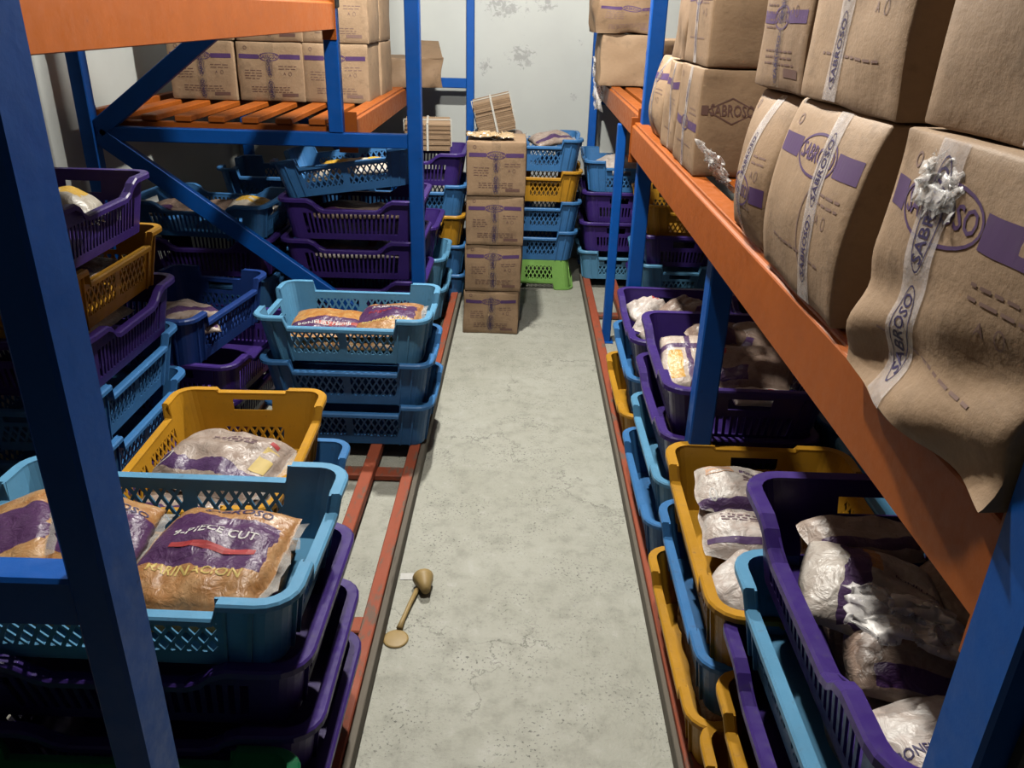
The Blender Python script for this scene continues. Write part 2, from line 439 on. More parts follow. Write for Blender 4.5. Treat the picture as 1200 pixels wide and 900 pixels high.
for i in range(7):
    x = .56 + i * .15
    boxpart('slat', RR, x, x + .085, .64, 3.38, 1.196, 1.219, M['beam'])
    boxpart('slat', RR, x, x + .085, 3.48, 5.58, 1.232, 1.255, M['beam'])
for y in (.70, 2.05, 3.30, 3.60, 5.40):
    boxpart('support_bar', RR, .505 if y < 3.4 else .53, 1.62, y, y + .04, 1.15 if y < 3.4 else 1.19, 1.195 if y < 3.4 else 1.231, M['beam'])
bk = boxpart('bracket', RR, .462, .535, .520, .539, .95, 1.16, M['dark'])
tag(bk, 'black grimy bolted bracket')
for z in (1.0, 1.2):
    m = MB().tube([(0, 0, 0), (0, -.012, 0)], .012, 6).me('bolt')
    obj('bolt', m, M['dark'], bk, (0, -.0095, (z - 1.1) * .6))

# ------------------------------------------------------------------ low floor frames
FL = tag(empty('floor_frame', (0, 0, 0)), 'low worn red steel floor frame under the left crates', 'frame')
FR = tag(empty('floor_frame', (0, 0, 0)), 'low worn red steel floor frame under the right crates', 'frame')
def rail(parent, x0, x1, y0, y1, z0, z1):
    return boxpart('rail', parent, x0, x1, y0, y1, z0, z1, M['rail'], 0.003)
rail(FL, -.412, -.372, .75, 5.0, .012, .068)
tm = boxpart('edge_strip', FL, -.370, -.352, .75, 5.0, .010, .060, M['wood'], 0.002); tag(tm, 'bare grey steel edge strip')
for x in (-.565, -.735, -.905, -1.15, -1.40, -1.65):
    rail(FL, x, x + .045, .75, 5.0, .030, .068)
for y in (1.0, 1.76, 2.60, 3.40, 4.40):
    boxpart('cross_rail', FL, -1.70, -.412, y, y + .065, .004, .029, M['rail'])
rail(FR, .412, .455, .75, 5.2, .012, .068)
tm = boxpart('edge_strip', FR, .398, .411, .75, 5.2, .008, .056, M['wood'], 0.002); tag(tm, 'bare brown steel edge strip')
for x in (.58, .72, .90, 1.10, 1.30):
    rail(FR, x, x + .045, .75, 5.2, .030, .068)
for y in (1.0, 1.85, 2.66, 3.60, 4.45):
    boxpart('cross_rail', FR, .456, 1.36, y, y + .055, .004, .029, M['rail'])

# ------------------------------------------------------------------ crates
CL, CW, CH, CR, CT = .62, .42, .175, .045, .028
def cmap(side, s, v, off):
    """side 'long' (y=-) or 'end' (x=+); s along the wall, v height, off = distance inwards"""
    t = CT * (1 - v / CH) + off
    a, b, r = CL / 2 - t, CW / 2 - t, max(CR - off, .004)
    A0, B0 = CL / 2 - CR, CW / 2 - CR
    ax, by = a - r, b - r
    if side == 'long':
        return (s / A0 * ax, -b, v)
    if abs(s) <= B0:
        return (a, s / B0 * by, v)
    sg = 1 if s > 0 else -1
    ang = min((abs(s) - B0) / CR, PI / 2)
    return (ax + r * math.cos(ang), sg * (by + r * math.sin(ang)), v)

def clip(poly, x0, x1, y0, y1):
    def cut(ps, ax, val, keep_gt):
        out = []
        for i in range(len(ps)):
            p, q = ps[i], ps[(i + 1) % len(ps)]
            ip = p[ax] >= val if keep_gt else p[ax] <= val
            iq = q[ax] >= val if keep_gt else q[ax] <= val
            if ip: out.append(p)
            if ip != iq:
                t = (val - p[ax]) / (q[ax] - p[ax])
                out.append((p[0] + t * (q[0] - p[0]), p[1] + t * (q[1] - p[1])))
        return out
    for ax, val, k in ((0, x0, True), (0, x1, False), (1, y0, True), (1, y1, False)):
        if len(poly) < 3: return []
        poly = cut(poly, ax, val, k)
    return poly

def panel(side, strips, windows, style, th=.004, ribs=()):
    mb = MB()
    def add(poly, o0=0.0, o1=th):
        if len(poly) < 3: return
        mb.prism([cmap(side, s, v, o0) for s, v in poly], [cmap(side, s, v, o1) for s, v in poly])
    for (s0, s1, h0, h1) in strips:
        ws = sorted([w for w in windows if w[0] <= s0 + 1e-6 and w[1] >= s1 - 1e-6], key=lambda w: w[2])
        n = 1
        if side == 'end' and (abs(s0) > CW / 2 - CR - 1e-6 and abs(s1) > CW / 2 - CR - 1e-6): n = 5
        for i in range(n):
            a, b = s0 + (s1 - s0) * i / n, s0 + (s1 - s0) * (i + 1) / n
            ha, hb = h0 + (h1 - h0) * i / n, h0 + (h1 - h0) * (i + 1) / n
            v = 0
            for wdw in ws:
                if wdw[2] > v: add([(a, v), (b, v), (b, wdw[2]), (a, wdw[2])])
                v = wdw[3]
            add([(a, v), (b, v), (b, hb), (a, ha)])
    for (s0, s1, v0, v1, kind) in windows:
        if kind == 'diamond':
            h = v1 - v0; run = h * .64; step = .0285; hw = .0042
            k = s0 - run
            while k < s1 + run:
                add(clip([(k - hw, v0), (k + hw, v0), (k + hw + run, v1), (k - hw + run, v1)], s0, s1, v0, v1))
                add(clip([(k - hw + run, v0), (k + hw + run, v0), (k + hw, v1), (k - hw, v1)], s0, s1, v0, v1), .0004, th - .0004)
                k += step
        elif kind == 'slot':
            nb = max(2, int((s1 - s0) / .021)); st = (s1 - s0) / nb
            for i in range(1, nb):
                c = s0 + i * st
                add([(c - .0048, v0), (c + .0048, v0), (c + .0048, v1), (c - .0048, v1)])
    for (s, wd, v0, v1) in ribs:
        add([(s - wd / 2, v0), (s + wd / 2, v0), (s + wd / 2, v1), (s - wd / 2, v1)], -.007, .001)
    return mb.me('crate_' + side)

def rim_mesh(hl, he, flange=.018, thick=.013):
    """hl / he: list of (s, h) along a long side and an end side; closed sweep round the crate"""
    A0, B0 = CL / 2 - CR, CW / 2 - CR
    arc = CR * PI / 2
    pts = []
    def outw(side, s):
        if side == 'long': return Vector((0, -1, 0))
        if abs(s) <= B0: return Vector((1, 0, 0))
        g = 1 if s > 0 else -1; an = min((abs(s) - B0) / CR, PI / 2)
        return Vector((math.cos(an), g * math.sin(an), 0))
    half = []
    for s, h in hl: half.append((Vector(cmap('long', s, h, 0)), outw('long', s)))
    es = []
    H = he[0][1]
    for i in range(1, 5): es.append((-B0 - arc + arc * i / 5, H))
    es += he
    for i in range(1, 5): es.append((B0 + arc * i / 5, H))
    for s, h in es: half.append((Vector(cmap('end', s, h, 0)), outw('end', s)))
    for sgn in (1, -1):
        for p, o in half:
            pts.append((Vector((p.x * sgn, p.y * sgn, p.z)), Vector((o.x * sgn, o.y * sgn, 0))))
    prof = [(-.005, 0), (flange - .004, .001), (flange, -.003), (flange, -thick), (flange - .005, -thick), (flange - .005, -.006), (-.005, -.006)]
    mb = MB(); k = len(prof); n = len(pts)
    for p, o in pts:
        for a, b in prof: mb.v.append(tuple(p + o * a + Vector((0, 0, b))))
    for i in range(n):
        j = (i + 1) % n
        for c in range(k):
            d = (c + 1) % k
            mb.f.append((i * k + c, j * k + c, j * k + d, i * k + d))
    return mb.me('rim')

def base_mesh(style):
    mb = MB()
    def ring(off, z):
        out = []
        a, b, r = CL / 2 - CT - off, CW / 2 - CT - off, CR
        for cx, cy, a0 in ((1, 1, 0), (-1, 1, PI / 2), (-1, -1, PI), (1, -1, 3 * PI / 2)):
            for i in range(5):
                t = a0 + PI / 2 * i / 4
                out.append((cx * (a - r) + r * math.cos(t), cy * (b - r) + r * math.sin(t), z))
        return out
    mb.prism(ring(.001, .0), ring(.001, .007))
    return mb.me('base')

A0, B0, ARC = CL / 2 - CR, CW / 2 - CR, CR * PI / 2
HM = CH - .038
CR_A = dict(
    long=panel('long', [(-A0, -.20, CH, CH), (-.20, -.015, HM, HM), (-.015, .015, HM, HM), (.015, .20, HM, HM), (.20, A0, CH, CH)],
               [(-.20, -.015, .034, .112, 'diamond'), (.015, .20, .034, .112, 'diamond')], 'a', ribs=[(-.215, .006, 0, CH - .012), (.215, .006, 0, CH - .012), (-.257, .008, 0, CH - .012), (.257, .008, 0, CH - .012)]),
    end=panel('end', [(-B0 - ARC, -B0, CH, CH), (-B0, -.10, CH, CH), (-.10, -.06, HM, HM), (-.06, .06, HM, HM), (.06, .10, HM, HM), (.10, B0, CH, CH), (B0, B0 + ARC, CH, CH)],
              [(-.10, .10, .028, .080, 'diamond'), (-.06, .06, .094, .123, 'open')], 'a', ribs=[(-.112, .008, 0, CH - .012), (.112, .008, 0, CH - .012), (-.155, .006, 0, CH - .012), (.155, .006, 0, CH - .012)]),
    rim=rim_mesh([(-A0, CH), (-.207, CH), (-.199, HM), (.199, HM), (.207, CH), (A0, CH)], [(-B0, CH), (-.107, CH), (-.099, HM), (.099, HM), (.107, CH), (B0, CH)]),
    base=base_mesh('a'))
HB = CH - .044
CR_B = dict(
    long=panel('long', [(-A0, -.225, CH, CH), (-.225, -.19, CH, CH), (-.19, -.12, CH, HB), (-.12, .12, HB, HB), (.12, .19, HB, CH), (.19, .225, CH, CH), (.225, A0, CH, CH)],
               [(-.225, .225, .026, .113, 'slot')], 'b'),
    end=panel('end', [(-B0 - ARC, -B0, CH, CH), (-B0, -.13, CH, CH), (-.13, -.06, CH, CH), (-.06, .06, CH, CH), (.06, .13, CH, CH), (.13, B0, CH, CH), (B0, B0 + ARC, CH, CH)],
              [(-.13, .13, .026, .085, 'slot'), (-.06, .06, .108, .142, 'open')], 'b', ribs=[(-.145, .006, 0, CH - .012), (.145, .006, 0, CH - .012)]),
    rim=rim_mesh([(-A0, CH), (-.19, CH), (-.165, CH - .012), (-.145, HB + .010), (-.12, HB), (.12, HB), (.145, HB + .010), (.165, CH - .012), (.19, CH), (A0, CH)], [(-B0, CH), (0, CH), (B0, CH)], .020, .015),
    base=CR_A['base'])

CR_C = dict(long=CR_A['long'], base=CR_A['base'],
    end=panel('end', [(-B0 - ARC, -B0, CH, CH), (-B0, -.10, CH, CH), (-.10, -.06, CH - .008, CH - .008), (-.06, .06, CH - .008, CH - .008), (.06, .10, CH - .008, CH - .008), (.10, B0, CH, CH), (B0, B0 + ARC, CH, CH)],
              [(-.06, .06, .118, .148, 'open'), (-.10, .10, .028, .070, 'diamond')], 'c', ribs=[(-.112, .008, 0, CH - .012), (.112, .008, 0, CH - .012)]),
    rim=rim_mesh([(-A0, CH), (-.207, CH), (-.199, HM), (.199, HM), (.207, CH), (A0, CH)], [(-B0, CH), (-.107, CH), (-.099, CH - .008), (.099, CH - .008), (.107, CH), (B0, CH)]))
CRATE_WORD = {'sky': 'light blue', 'blue': 'blue', 'deepblue': 'deep blue', 'yellow': 'amber yellow', 'purple': 'purple', 'green': 'light green', 'darkgreen': 'dark green'}
def crate(color, cx, cy, z, label, along='y', rz=0.0, sc=(1, 1, 1), tilt=(0, 0), flip=False, group=None, kind=None):
    r = empty('crate', (cx, cy, z), (tilt[0] + (PI if flip else 0), tilt[1], rz + (PI / 2 if along == 'y' else 0)))
    if flip: r.location.z = z + CH * sc[2]
    r.scale = sc
    k = kind or ('b' if color == 'purple' else 'a')
    P = {'a': CR_A, 'b': CR_B, 'c': CR_C}[k]
    m = M[color]
    obj('side_panel', P['long'], m, r)
    obj('side_panel', P['long'], m, r, rot=(0, 0, PI))
    obj('end_panel', P['end'], m, r)
    obj('end_panel', P['end'], m, r, rot=(0, 0, PI))
    obj('rim', P['rim'], m, r)
    obj('base', P['base'], m, r)
    tag(r, label, 'crate', group)
    return r

ORD = {1: 'bottom', 2: 'second up', 3: 'third up', 4: 'fourth up', 5: 'fifth up', 6: 'sixth up'}
def stack(where, x0, y0, cols, along, base=.070, pitch=.16, sc=(1, 1, 1), jit=0.006, rots=None, dx=None, seed=1, group=None):
    """x0 = aisle-side or left rim edge, y0 = near rim edge"""
    rnd = random.Random(seed)
    lx, ly = (CL * sc[0], CW * sc[1]) if along == 'x' else (CW * sc[1], CL * sc[0])
    out = []
    n = len(cols)
    for i, c in enumerate(cols):
        ox = dx[i] if dx else rnd.uniform(-jit, jit)
        lvl = 'topmost' if i == n - 1 else ORD[i + 1]
        kind = 'slotted crate' if c == 'purple' else 'lattice crate'
        lab = '%s %s, %s, %s' % (CRATE_WORD[c], kind, lvl, where)
        if n == 1: lab = '%s %s %s' % (CRATE_WORD[c], kind, where)
        rz = rots[i] if rots else rnd.uniform(-.008, .008)
        out.append(crate(c, x0 + lx / 2 + ox, y0 + ly / 2 + rnd.uniform(-jit, jit), base + i * pitch, lab, along, rz, sc, group=group))
    return out

# ------------------------------------------------------------------ lettering
_tc = {}
def text_geo(s):
    """filled outline of a word, centred, cap height about 1"""
    if s in _tc: return _tc[s]
    cu = bpy.data.curves.new('word', 'FONT'); cu.body = s; cu.size = 1.4; cu.offset = 0.02
    cu.align_x = 'CENTER'; cu.align_y = 'CENTER'; cu.resolution_u = 2
    o = bpy.data.objects.new('word', cu); COL.objects.link(o)
    dg = bpy.context.evaluated_depsgraph_get(); dg.update()
    me = o.evaluated_get(dg).to_mesh()
    bm = bmesh.new(); bm.from_mesh(me)
    bmesh.ops.triangulate(bm, faces=bm.faces)
    v = [(p.co.x, p.co.y) for p in bm.verts]; bm.verts.index_update()
    f = [tuple(q.index for q in fc.verts) for fc in bm.faces]
    bm.free(); o.evaluated_get(dg).to_mesh_clear()
    bpy.data.objects.remove(o); bpy.data.curves.remove(cu)
    wd = max(a for a, b in v) - min(a for a, b in v)
    _tc[s] = (v, f, wd)
    return _tc[s]

class Decal:
    """flat print, laid out in (a right, b up) and later wrapped on a surface"""
    def __init__(s): s.v = []; s.f = []
    def rect(s, a0, a1, b0, b1, na=6, nb=2):
        n = len(s.v)
        for j in range(nb + 1):
            for i in range(na + 1): s.v.append((a0 + (a1 - a0) * i / na, b0 + (b1 - b0) * j / nb))
        for j in range(nb):
            for i in range(na):
                k = n + j * (na + 1) + i
                s.f.append((k, k + 1, k + na + 2, k + na + 1))
        return s
    def text(s, st, a, b, width=None, height=None, rot=0.0):
        v, f, wd = text_geo(st)
        sx = width / wd if width else height
        sy = height if height else sx
        n = len(s.v); c, sn = math.cos(rot), math.sin(rot)
        for x, y in v:
            x *= sx; y *= sy
            s.v.append((a + x * c - y * sn, b + x * sn + y * c))
        s.f += [tuple(n + i for i in q) for q in f]
        return s
    def ring(s, a, b, ra, rb, wd, n=28, rot=0.0):
        k = len(s.v); c, sn = math.cos(rot), math.sin(rot)
        for i in range(n):
            t = 2 * PI * i / n
            for q in (0, wd):
                x, y = (ra - q) * math.cos(t), (rb - q) * math.sin(t)
                s.v.append((a + x * c - y * sn, b + x * sn + y * c))
        for i in range(n):
            j = (i + 1) % n
            s.f.append((k + 2 * i, k + 2 * j, k + 2 * j + 1, k + 2 * i + 1))
        return s
    def lines(s, a0, a1, b0, rows, dy, seed, h=.0035):
        r = random.Random(seed)
        for i in range(rows):
            a = a0
            while a < a1 - .01:
                l = r.uniform(.008, .03)
                s.rect(a, min(a1, a + l), b0 - i * dy, b0 - i * dy + h, 1, 1)
                a += l + .006
        return s

def wrap_mesh(dec, fn, name):
    return mesh(name, [fn(a, b) for a, b in dec.v], dec.f)

# ------------------------------------------------------------------ cartons
class Box:
    def __init__(s, wd, dp, h, seed, bulge=.006, crumple=.004, r=.005, squash=None):
        s.w, s.d, s.h, s.seed, s.bu, s.cr, s.r, s.sq = wd, dp, h, seed, bulge, crumple, r, squash
    def deform(s, x, y, z, off=0.0):
        hx, hy, hz = s.w / 2, s.d / 2, s.h / 2
        p = Vector((x, y, z - hz))
        q = Vector((max(-hx + s.r, min(hx - s.r, p.x)), max(-hy + s.r, min(hy - s.r, p.y)), max(-hz + s.r, min(hz - s.r, p.z))))
        d = p - q
        nrm = d.normalized() if d.length > 1e-7 else Vector((0, 0, 0))
        out = q + nrm * (s.r + off)
        u, v, t = p.x / hx, p.y / hy, p.z / hz
        k = s.bu
        bul = Vector((k * u * (1 - v * v) * (1 - t * t), k * v * (1 - u * u) * (1 - t * t), 0))
        sd = Vector((s.seed * 3.1, s.seed * 1.7, s.seed * 5.3))
        nv = Vector((noise.noise(p * 9 + sd), noise.noise(p * 9 + sd + Vector((9, 2, 4))), noise.noise(p * 9 + sd + Vector((1, 7, 3))) * .7))
        out += bul + nv * s.cr
        if s.sq: out = s.sq(out, u, v, t)
        out.z = max(out.z + hz, off * .5 if off > 0 else 0.0)
        return out
    def body(s, res=9):
        verts, faces, idx = [], [], {}
        nx, ny, nz = res, res, res
        def vid(i, j, k):
            if (i, j, k) not in idx:
                def g(n, q, m):                     # tighter rows near the folds
                    f = q / m
                    e = s.r / n
                    if q == 0: return -n / 2
                    if q == m: return n / 2
                    return -n / 2 + e * n + (n - 2 * e * n) * (q - 1) / (m - 2)
                idx[(i, j, k)] = len(verts)
                verts.append(s.deform(g(s.w, i, nx), g(s.d, j, ny), g(s.h, k, nz) + s.h / 2))
            return idx[(i, j, k)]
        for a in range(nx):
            for b in range(ny):
                faces.append((vid(a, b, 0), vid(a, b + 1, 0), vid(a + 1, b + 1, 0), vid(a + 1, b, 0)))
                faces.append((vid(a, b, nz), vid(a + 1, b, nz), vid(a + 1, b + 1, nz), vid(a, b + 1, nz)))
        for a in range(nx):
            for c in range(nz):
                faces.append((vid(a, 0, c), vid(a + 1, 0, c), vid(a + 1, 0, c + 1), vid(a, 0, c + 1)))
                faces.append((vid(a, ny, c), vid(a, ny, c + 1), vid(a + 1, ny, c + 1), vid(a + 1, ny, c)))
        for b in range(ny):
            for c in range(nz):
                faces.append((vid(0, b, c), vid(0, b, c + 1), vid(0, b + 1, c + 1), vid(0, b + 1, c)))
                faces.append((vid(nx, b, c), vid(nx, b + 1, c), vid(nx, b + 1, c + 1), vid(nx, b, c + 1)))
        me = mesh('carton_body', verts, faces, True)
        me.set_sharp_from_angle(angle=math.radians(38))
        return me
    def face(s, f, off=.0006, tuck=0.0):
        hx, hy = s.w / 2, s.d / 2
        if f == 'front': return lambda a, b: s.deform(a, -hy, b, off)
        if f == 'left': return lambda a, b: s.deform(-hx, -a, b, off)
        if f == 'right': return lambda a, b: s.deform(hx, a, b, off)
        if f == 'top': return lambda a, b: s.deform(a, b, s.h, off)

def carton(label, x, y, z, wd, dp, h, seed, faces=('front',), rz=0.0, mat='card', bulge=.006, crumple=.004, tape='tape2', tapew=.045,
           logo=True, squash=None, tilt=(0, 0), group=None, bandz=.76, big=False, taperuck=0.0, name='carton', topseam=True, circ=False, res=16, faint=False, slant=None, ctr=0.0):
    r = tag(empty(name, (x, y, z), (tilt[0], tilt[1], rz)), label, 'box', group)
    B = Box(wd, dp, h, seed, bulge, crumple, squash=squash)
    if slant is None: slant = .8 if big else .25
    obj('body', B.body(res), M[mat], r)
    rnd = random.Random(seed)
    for f in faces:
        W = wd if f in ('front', 'top') else dp
        if logo:
            bz = h * bandz
            d = Decal()
            lw = W * (.46 if big else .30)
            bh = h * (.115 if big else .075)
            for a0, a1 in ((-W / 2 + .012, ctr - lw / 2 - .004), (ctr + lw / 2 + .004, W / 2 - .012)):
                d = Decal().rect(a0, a1, bz - bh / 2, bz + bh / 2, 8, 1)
                obj('printed_band', wrap_mesh(d, B.face(f), 'printed_band'), M['ink_faint' if faint else 'ink'], r)
            d = Decal()
            d.ring(ctr, bz, lw / 2 + .004, h * (.115 if big else .075), .004)
            d.text('SABROSO', ctr, bz, width=lw * .90, height=h * (.085 if big else .07))
            obj('logo', wrap_mesh(d, B.face(f, .0008), 'logo'), M['ink_faint' if faint else 'ink'], r)
            d = Decal()
            if tape != 'tape': d.lines(-W * .38, -W * .12, h * .52, 4, h * .045, seed + 3)
            d.lines(W * .14, W * .40, h * .60, 2, h * .045, seed + 5)
            d.lines(-W * .30, W * .32, h * .24, 3 if tape != 'tape' else 1, h * .04, seed + 7)
            d.ring(W * .30, h * .48, .008, .010, .002, 12)
            d.ring(-W * .36, h * .90, .009, .009, .003, 12)
            d.text('A', W * .22, h * .48, height=.013)
            if tape != 'tape': d.rect(W * .16, W * .40, h * .09, h * .145, 4, 1)
            if circ: d.ring(W * .10, h * .40, .036, .062, .0035, 24)
            obj('small_print', wrap_mesh(d, B.face(f, .0007), 'small_print'), M['ink_brown' if tape == 'tape2' else 'ink_pale'], r)['kind'] = 'stuff'
        if tape:
            a0 = taperuck
            d = Decal(); d.rect(a0 - tapew / 2, a0 + tapew / 2, 0.006 if not tape == 'tape' else .004, h - .002, 5, 26)
            fn = B.face(f, .0014)
            rk = (lambda a, b: fn(a + (b / h - .45) * tapew * slant + .0015 * math.sin(b * 60), b)) if tape == 'tape' else fn
            obj('tape_strip', wrap_mesh(d, rk, 'tape_strip'), M[tape], r)
            fn2 = B.face(f, .0020)
            rk2 = (lambda a, b: fn2(a + (b / h - .45) * tapew * slant + .0015 * math.sin(b * 60), b)) if tape == 'tape' else fn2
            d = Decal()
            step = tapew * 2.3; b = step * .55 + rnd.uniform(0, .02)
            while b < h - step * .45:
                d.text('SABROSO', a0, b, width=step * .74, height=tapew * .36, rot=PI / 2)
                d.ring(a0, b, step * .45, tapew * .34, tapew * .035, 24, PI / 2)
                b += step
            obj('tape_print', wrap_mesh(d, rk2, 'tape_print'), M['ink_navy'], r)['kind'] = 'stuff'
    if topseam:
        d = Decal(); d.rect(-.024, .024, -dp / 2 + .004, dp / 2 - .004, 3, 10)
        obj('top_tape', wrap_mesh(d, B.face('top', .0018), 'top_tape'), M['tape2'], r)
    return r

# stack of four cartons standing in the aisle
for i, (lv, dx, h, cr) in enumerate((('lowest', 0, .245, .007), ('second from the floor', .006, .255, .005), ('third from the floor', .010, .255, .004), ('topmost', .012, .27, .003))):
    zz = (0, .247, .504, .761)[i]
    carton('brown taped carton standing in the aisle, %s of the four' % lv, -.150 + dx, 4.345 - i * .006, zz, .300, .335, h, 11 + i, ('front',), rz=-.015 + .012 * i, crumple=cr, group='carton stack in the aisle')

# cartons on the left shelf: two rows of three across, one more behind each on the aisle side
cx = (-1.60, -1.265, -.945)
nm = ('nearest the left wall', 'in the middle', 'by the aisle')
for row, zz in enumerate((1.184, 1.462)):
    for k in range(3):
        carton('brown carton on the left shelf, %s row, %s' % (('lower', 'upper')[row], nm[k]), cx[k] + (.01 * row), 4.42 + .01 * k, zz, .325, .34, .275, 31 + row * 3 + k, ('front',), rz=.01 * (k - 1), mat='card2', group='cartons on the left shelf', tape=None if k == 2 else 'tape2')
    carton('brown carton behind the aisle end of the left shelf, %s row' % ('lower', 'upper')[row], cx[2] + .01, 4.79, zz, .325, .345, .275, 41 + row, ('right',), mat='card2', group='cartons on the left shelf', tape=None, logo=False)
carton('battered carton with lifted flap at the far end of the left shelf', -.71, 5.33, 1.19, .34, .30, .17, 51, (), rz=.3, mat='card3', crumple=.02, logo=False, tape=None)
# the lifted flap of that carton
fl = bpy.data.objects[-1] if False else None
_r = [o for o in bpy.data.objects if o.get('label', '').startswith('battered carton')][0]
_m = MB().prism([(-.02, -.15, .165), (.17, -.15, .165), (.20, .12, .25), (.0, .14, .255)], [(-.02, -.15, .170), (.17, -.15, .170), (.20, .117, .255), (.0, .137, .260)])
obj('lifted_flap', _m.me('lifted_flap'), M['card3'], _r)

# unseen cartons added on the upper left shelf to shade the left side
_w = ('first', 'second', 'third', 'fourth', 'fifth', 'sixth')
for lv in range(3):
    for k, (yy, dd) in enumerate(((.90, .41), (1.32, .41), (1.75, .41), (2.18, .41), (2.54, .30), (3.30, .38))):
        carton('unseen carton added for shade on the upper left shelf, %s from near end, %s layer' % (_w[k], ('lowest', 'middle', 'top')[lv]), -1.01, yy, 1.652 + lv * .277, .40, dd, .275, 131 + k + lv * 6, (), mat='card2', tape=None, logo=False, group='shade cartons added on the upper left shelf', topseam=False, res=5)

# cartons on the right shelf
def sag(out, u, v, t):
    # crushed foot that slumps over the shelf edge
    k = max(0.0, -t - .25)
    out.x -= .026 * k if u < .2 else 0
    out.x += .009 * math.sin(t * 9 + v * 4) * (1 if u < -.5 else 0) * max(0, .2 - t)
    return out
def lean(out, u, v, t):
    out.x += .028 * (t + 1) * .5 - .02 * (1 - t * t) * (u < 0)
    return out
ZR = 1.224
G = 'cartons on the right shelf'
carton('large crushed carton slumping over the orange beam beside the near post', .635, .79, ZR, .40, .355, .292, 61, ('left',), rz=.02, mat='card2', bulge=.012, crumple=.010, tape='tape', tapew=.058, squash=sag, big=True, group=G, taperuck=-.055, slant=.15, ctr=-.045, topseam=False, res=26)
carton('carton with an oval stamp standing second from the near post', .640, 1.255, ZR, .40, .375, .278, 62, ('left',), rz=-.01, mat='card2', crumple=.006, tape='tape', tapew=.05, squash=lean, big=True, group=G, taperuck=.05, slant=-.5, topseam=False, circ=True, res=20)
carton('bulging carton with white tape third from the near post', .655, 1.60, ZR, .40, .255, .27, 63, ('left',), mat='card', bulge=.022, crumple=.006, tape='tape', tapew=.042, squash=lean, group=G, bandz=.35, topseam=False, big=True, res=20)
carton('dusty carton of the upper right row nearest the camera', .655, .775, ZR + .294, .40, .37, .29, 64, ('left',), rz=.01, mat='card', crumple=.007, tape='tape', tapew=.062, big=True, group=G, logo=False, taperuck=.045, slant=.2, topseam=False)
carton('carton with purple stamps atop the oval-stamped carton', .660, 1.245, ZR + .281, .40, .37, .28, 65, ('left',), mat='card2', crumple=.006, tape='tape', tapew=.052, big=True, group=G, taperuck=-.03, topseam=False, bandz=.95)
carton('shaded carton atop the bulging white-taped carton', .665, 1.60, ZR + .275, .40, .29, .28, 66, ('left',), mat='card3', crumple=.005, tape='tape2', tapew=.045, group=G, topseam=False, bandz=.45)
# the group standing past the gap, broad sides to the camera
_c = carton('carton with its broad logo side to the camera, lower right row past the gap', .655, 2.42, ZR, .38, .33, .275, 67, ('left',), mat='card', crumple=.004, tape='tape', tapew=.035, group=G, topseam=False, bandz=.45)
_B = Box(.38, .33, .275, 67, .006, .004)
_d = Decal().text('SABROSO', -.105, .172, width=.115, height=.030)
for _q in ((-.172, .172, -.105, .205), (-.105, .205, -.038, .172), (-.038, .172, -.105, .139), (-.105, .139, -.172, .172)):
    _a = Vector(_q[:2]); _b2 = Vector(_q[2:]); _n = (_b2 - _a).orthogonal().normalized() * .0016
    _k = len(_d.v); _d.v += [tuple(_a - _n), tuple(_b2 - _n), tuple(_b2 + _n), tuple(_a + _n)]; _d.f.append((_k, _k + 1, _k + 2, _k + 3))
_d.rect(-.186, -.168, .160, .184, 2, 2)
obj('logo', wrap_mesh(_d, _B.face('front', .0008), 'logo'), M['ink_brown'], _c)
carton('carton with its broad side to the camera, upper right row past the gap', .660, 2.42, ZR + .278, .38, .33, .275, 68, ('left',), mat='card', crumple=.004, tape='tape', tapew=.035, group=G, topseam=False, bandz=.62)
carton('torn carton squeezed beside the broad-sided carton, lower right row', .660, 2.73, ZR, .38, .25, .27, 69, ('left',), mat='card2', crumple=.010, tape='tape', tapew=.035, group=G, topseam=False)
carton('torn carton with ragged open edge, upper right row', .670, 2.73, ZR + .278, .38, .25, .27, 70, ('left',), mat='card3', crumple=.016, tape=None, logo=False, group=G, topseam=False)
carton('bulging carton just before the far blue post of the right rack', .675, 3.06, ZR, .38, .30, .27, 71, ('left',), mat='card2', bulge=.025, crumple=.010, tape='tape', tapew=.035, group=G, topseam=False, squash=lean)
carton('carton just past the far blue post of the right rack', .74, 3.80, ZR + .038, .38, .36, .27, 72, ('front', 'left'), mat='card', bulge=.015, crumple=.010, tape=None, group=G, topseam=False)
carton('dented carton at the far end of the right shelf', .57, 4.95, ZR + .038, .32, .34, .265, 73, ('front',), mat='card2', crumple=.012, tape=None, logo=False, group=G, topseam=False)
carton('collapsed carton lying on the dented one by the back wall', .545, 4.95, ZR + .306, .36, .36, .20, 74, ('front',), rz=.06, mat='card3', bulge=.02, crumple=.022, tape=None, group=G, topseam=False, bandz=.62)

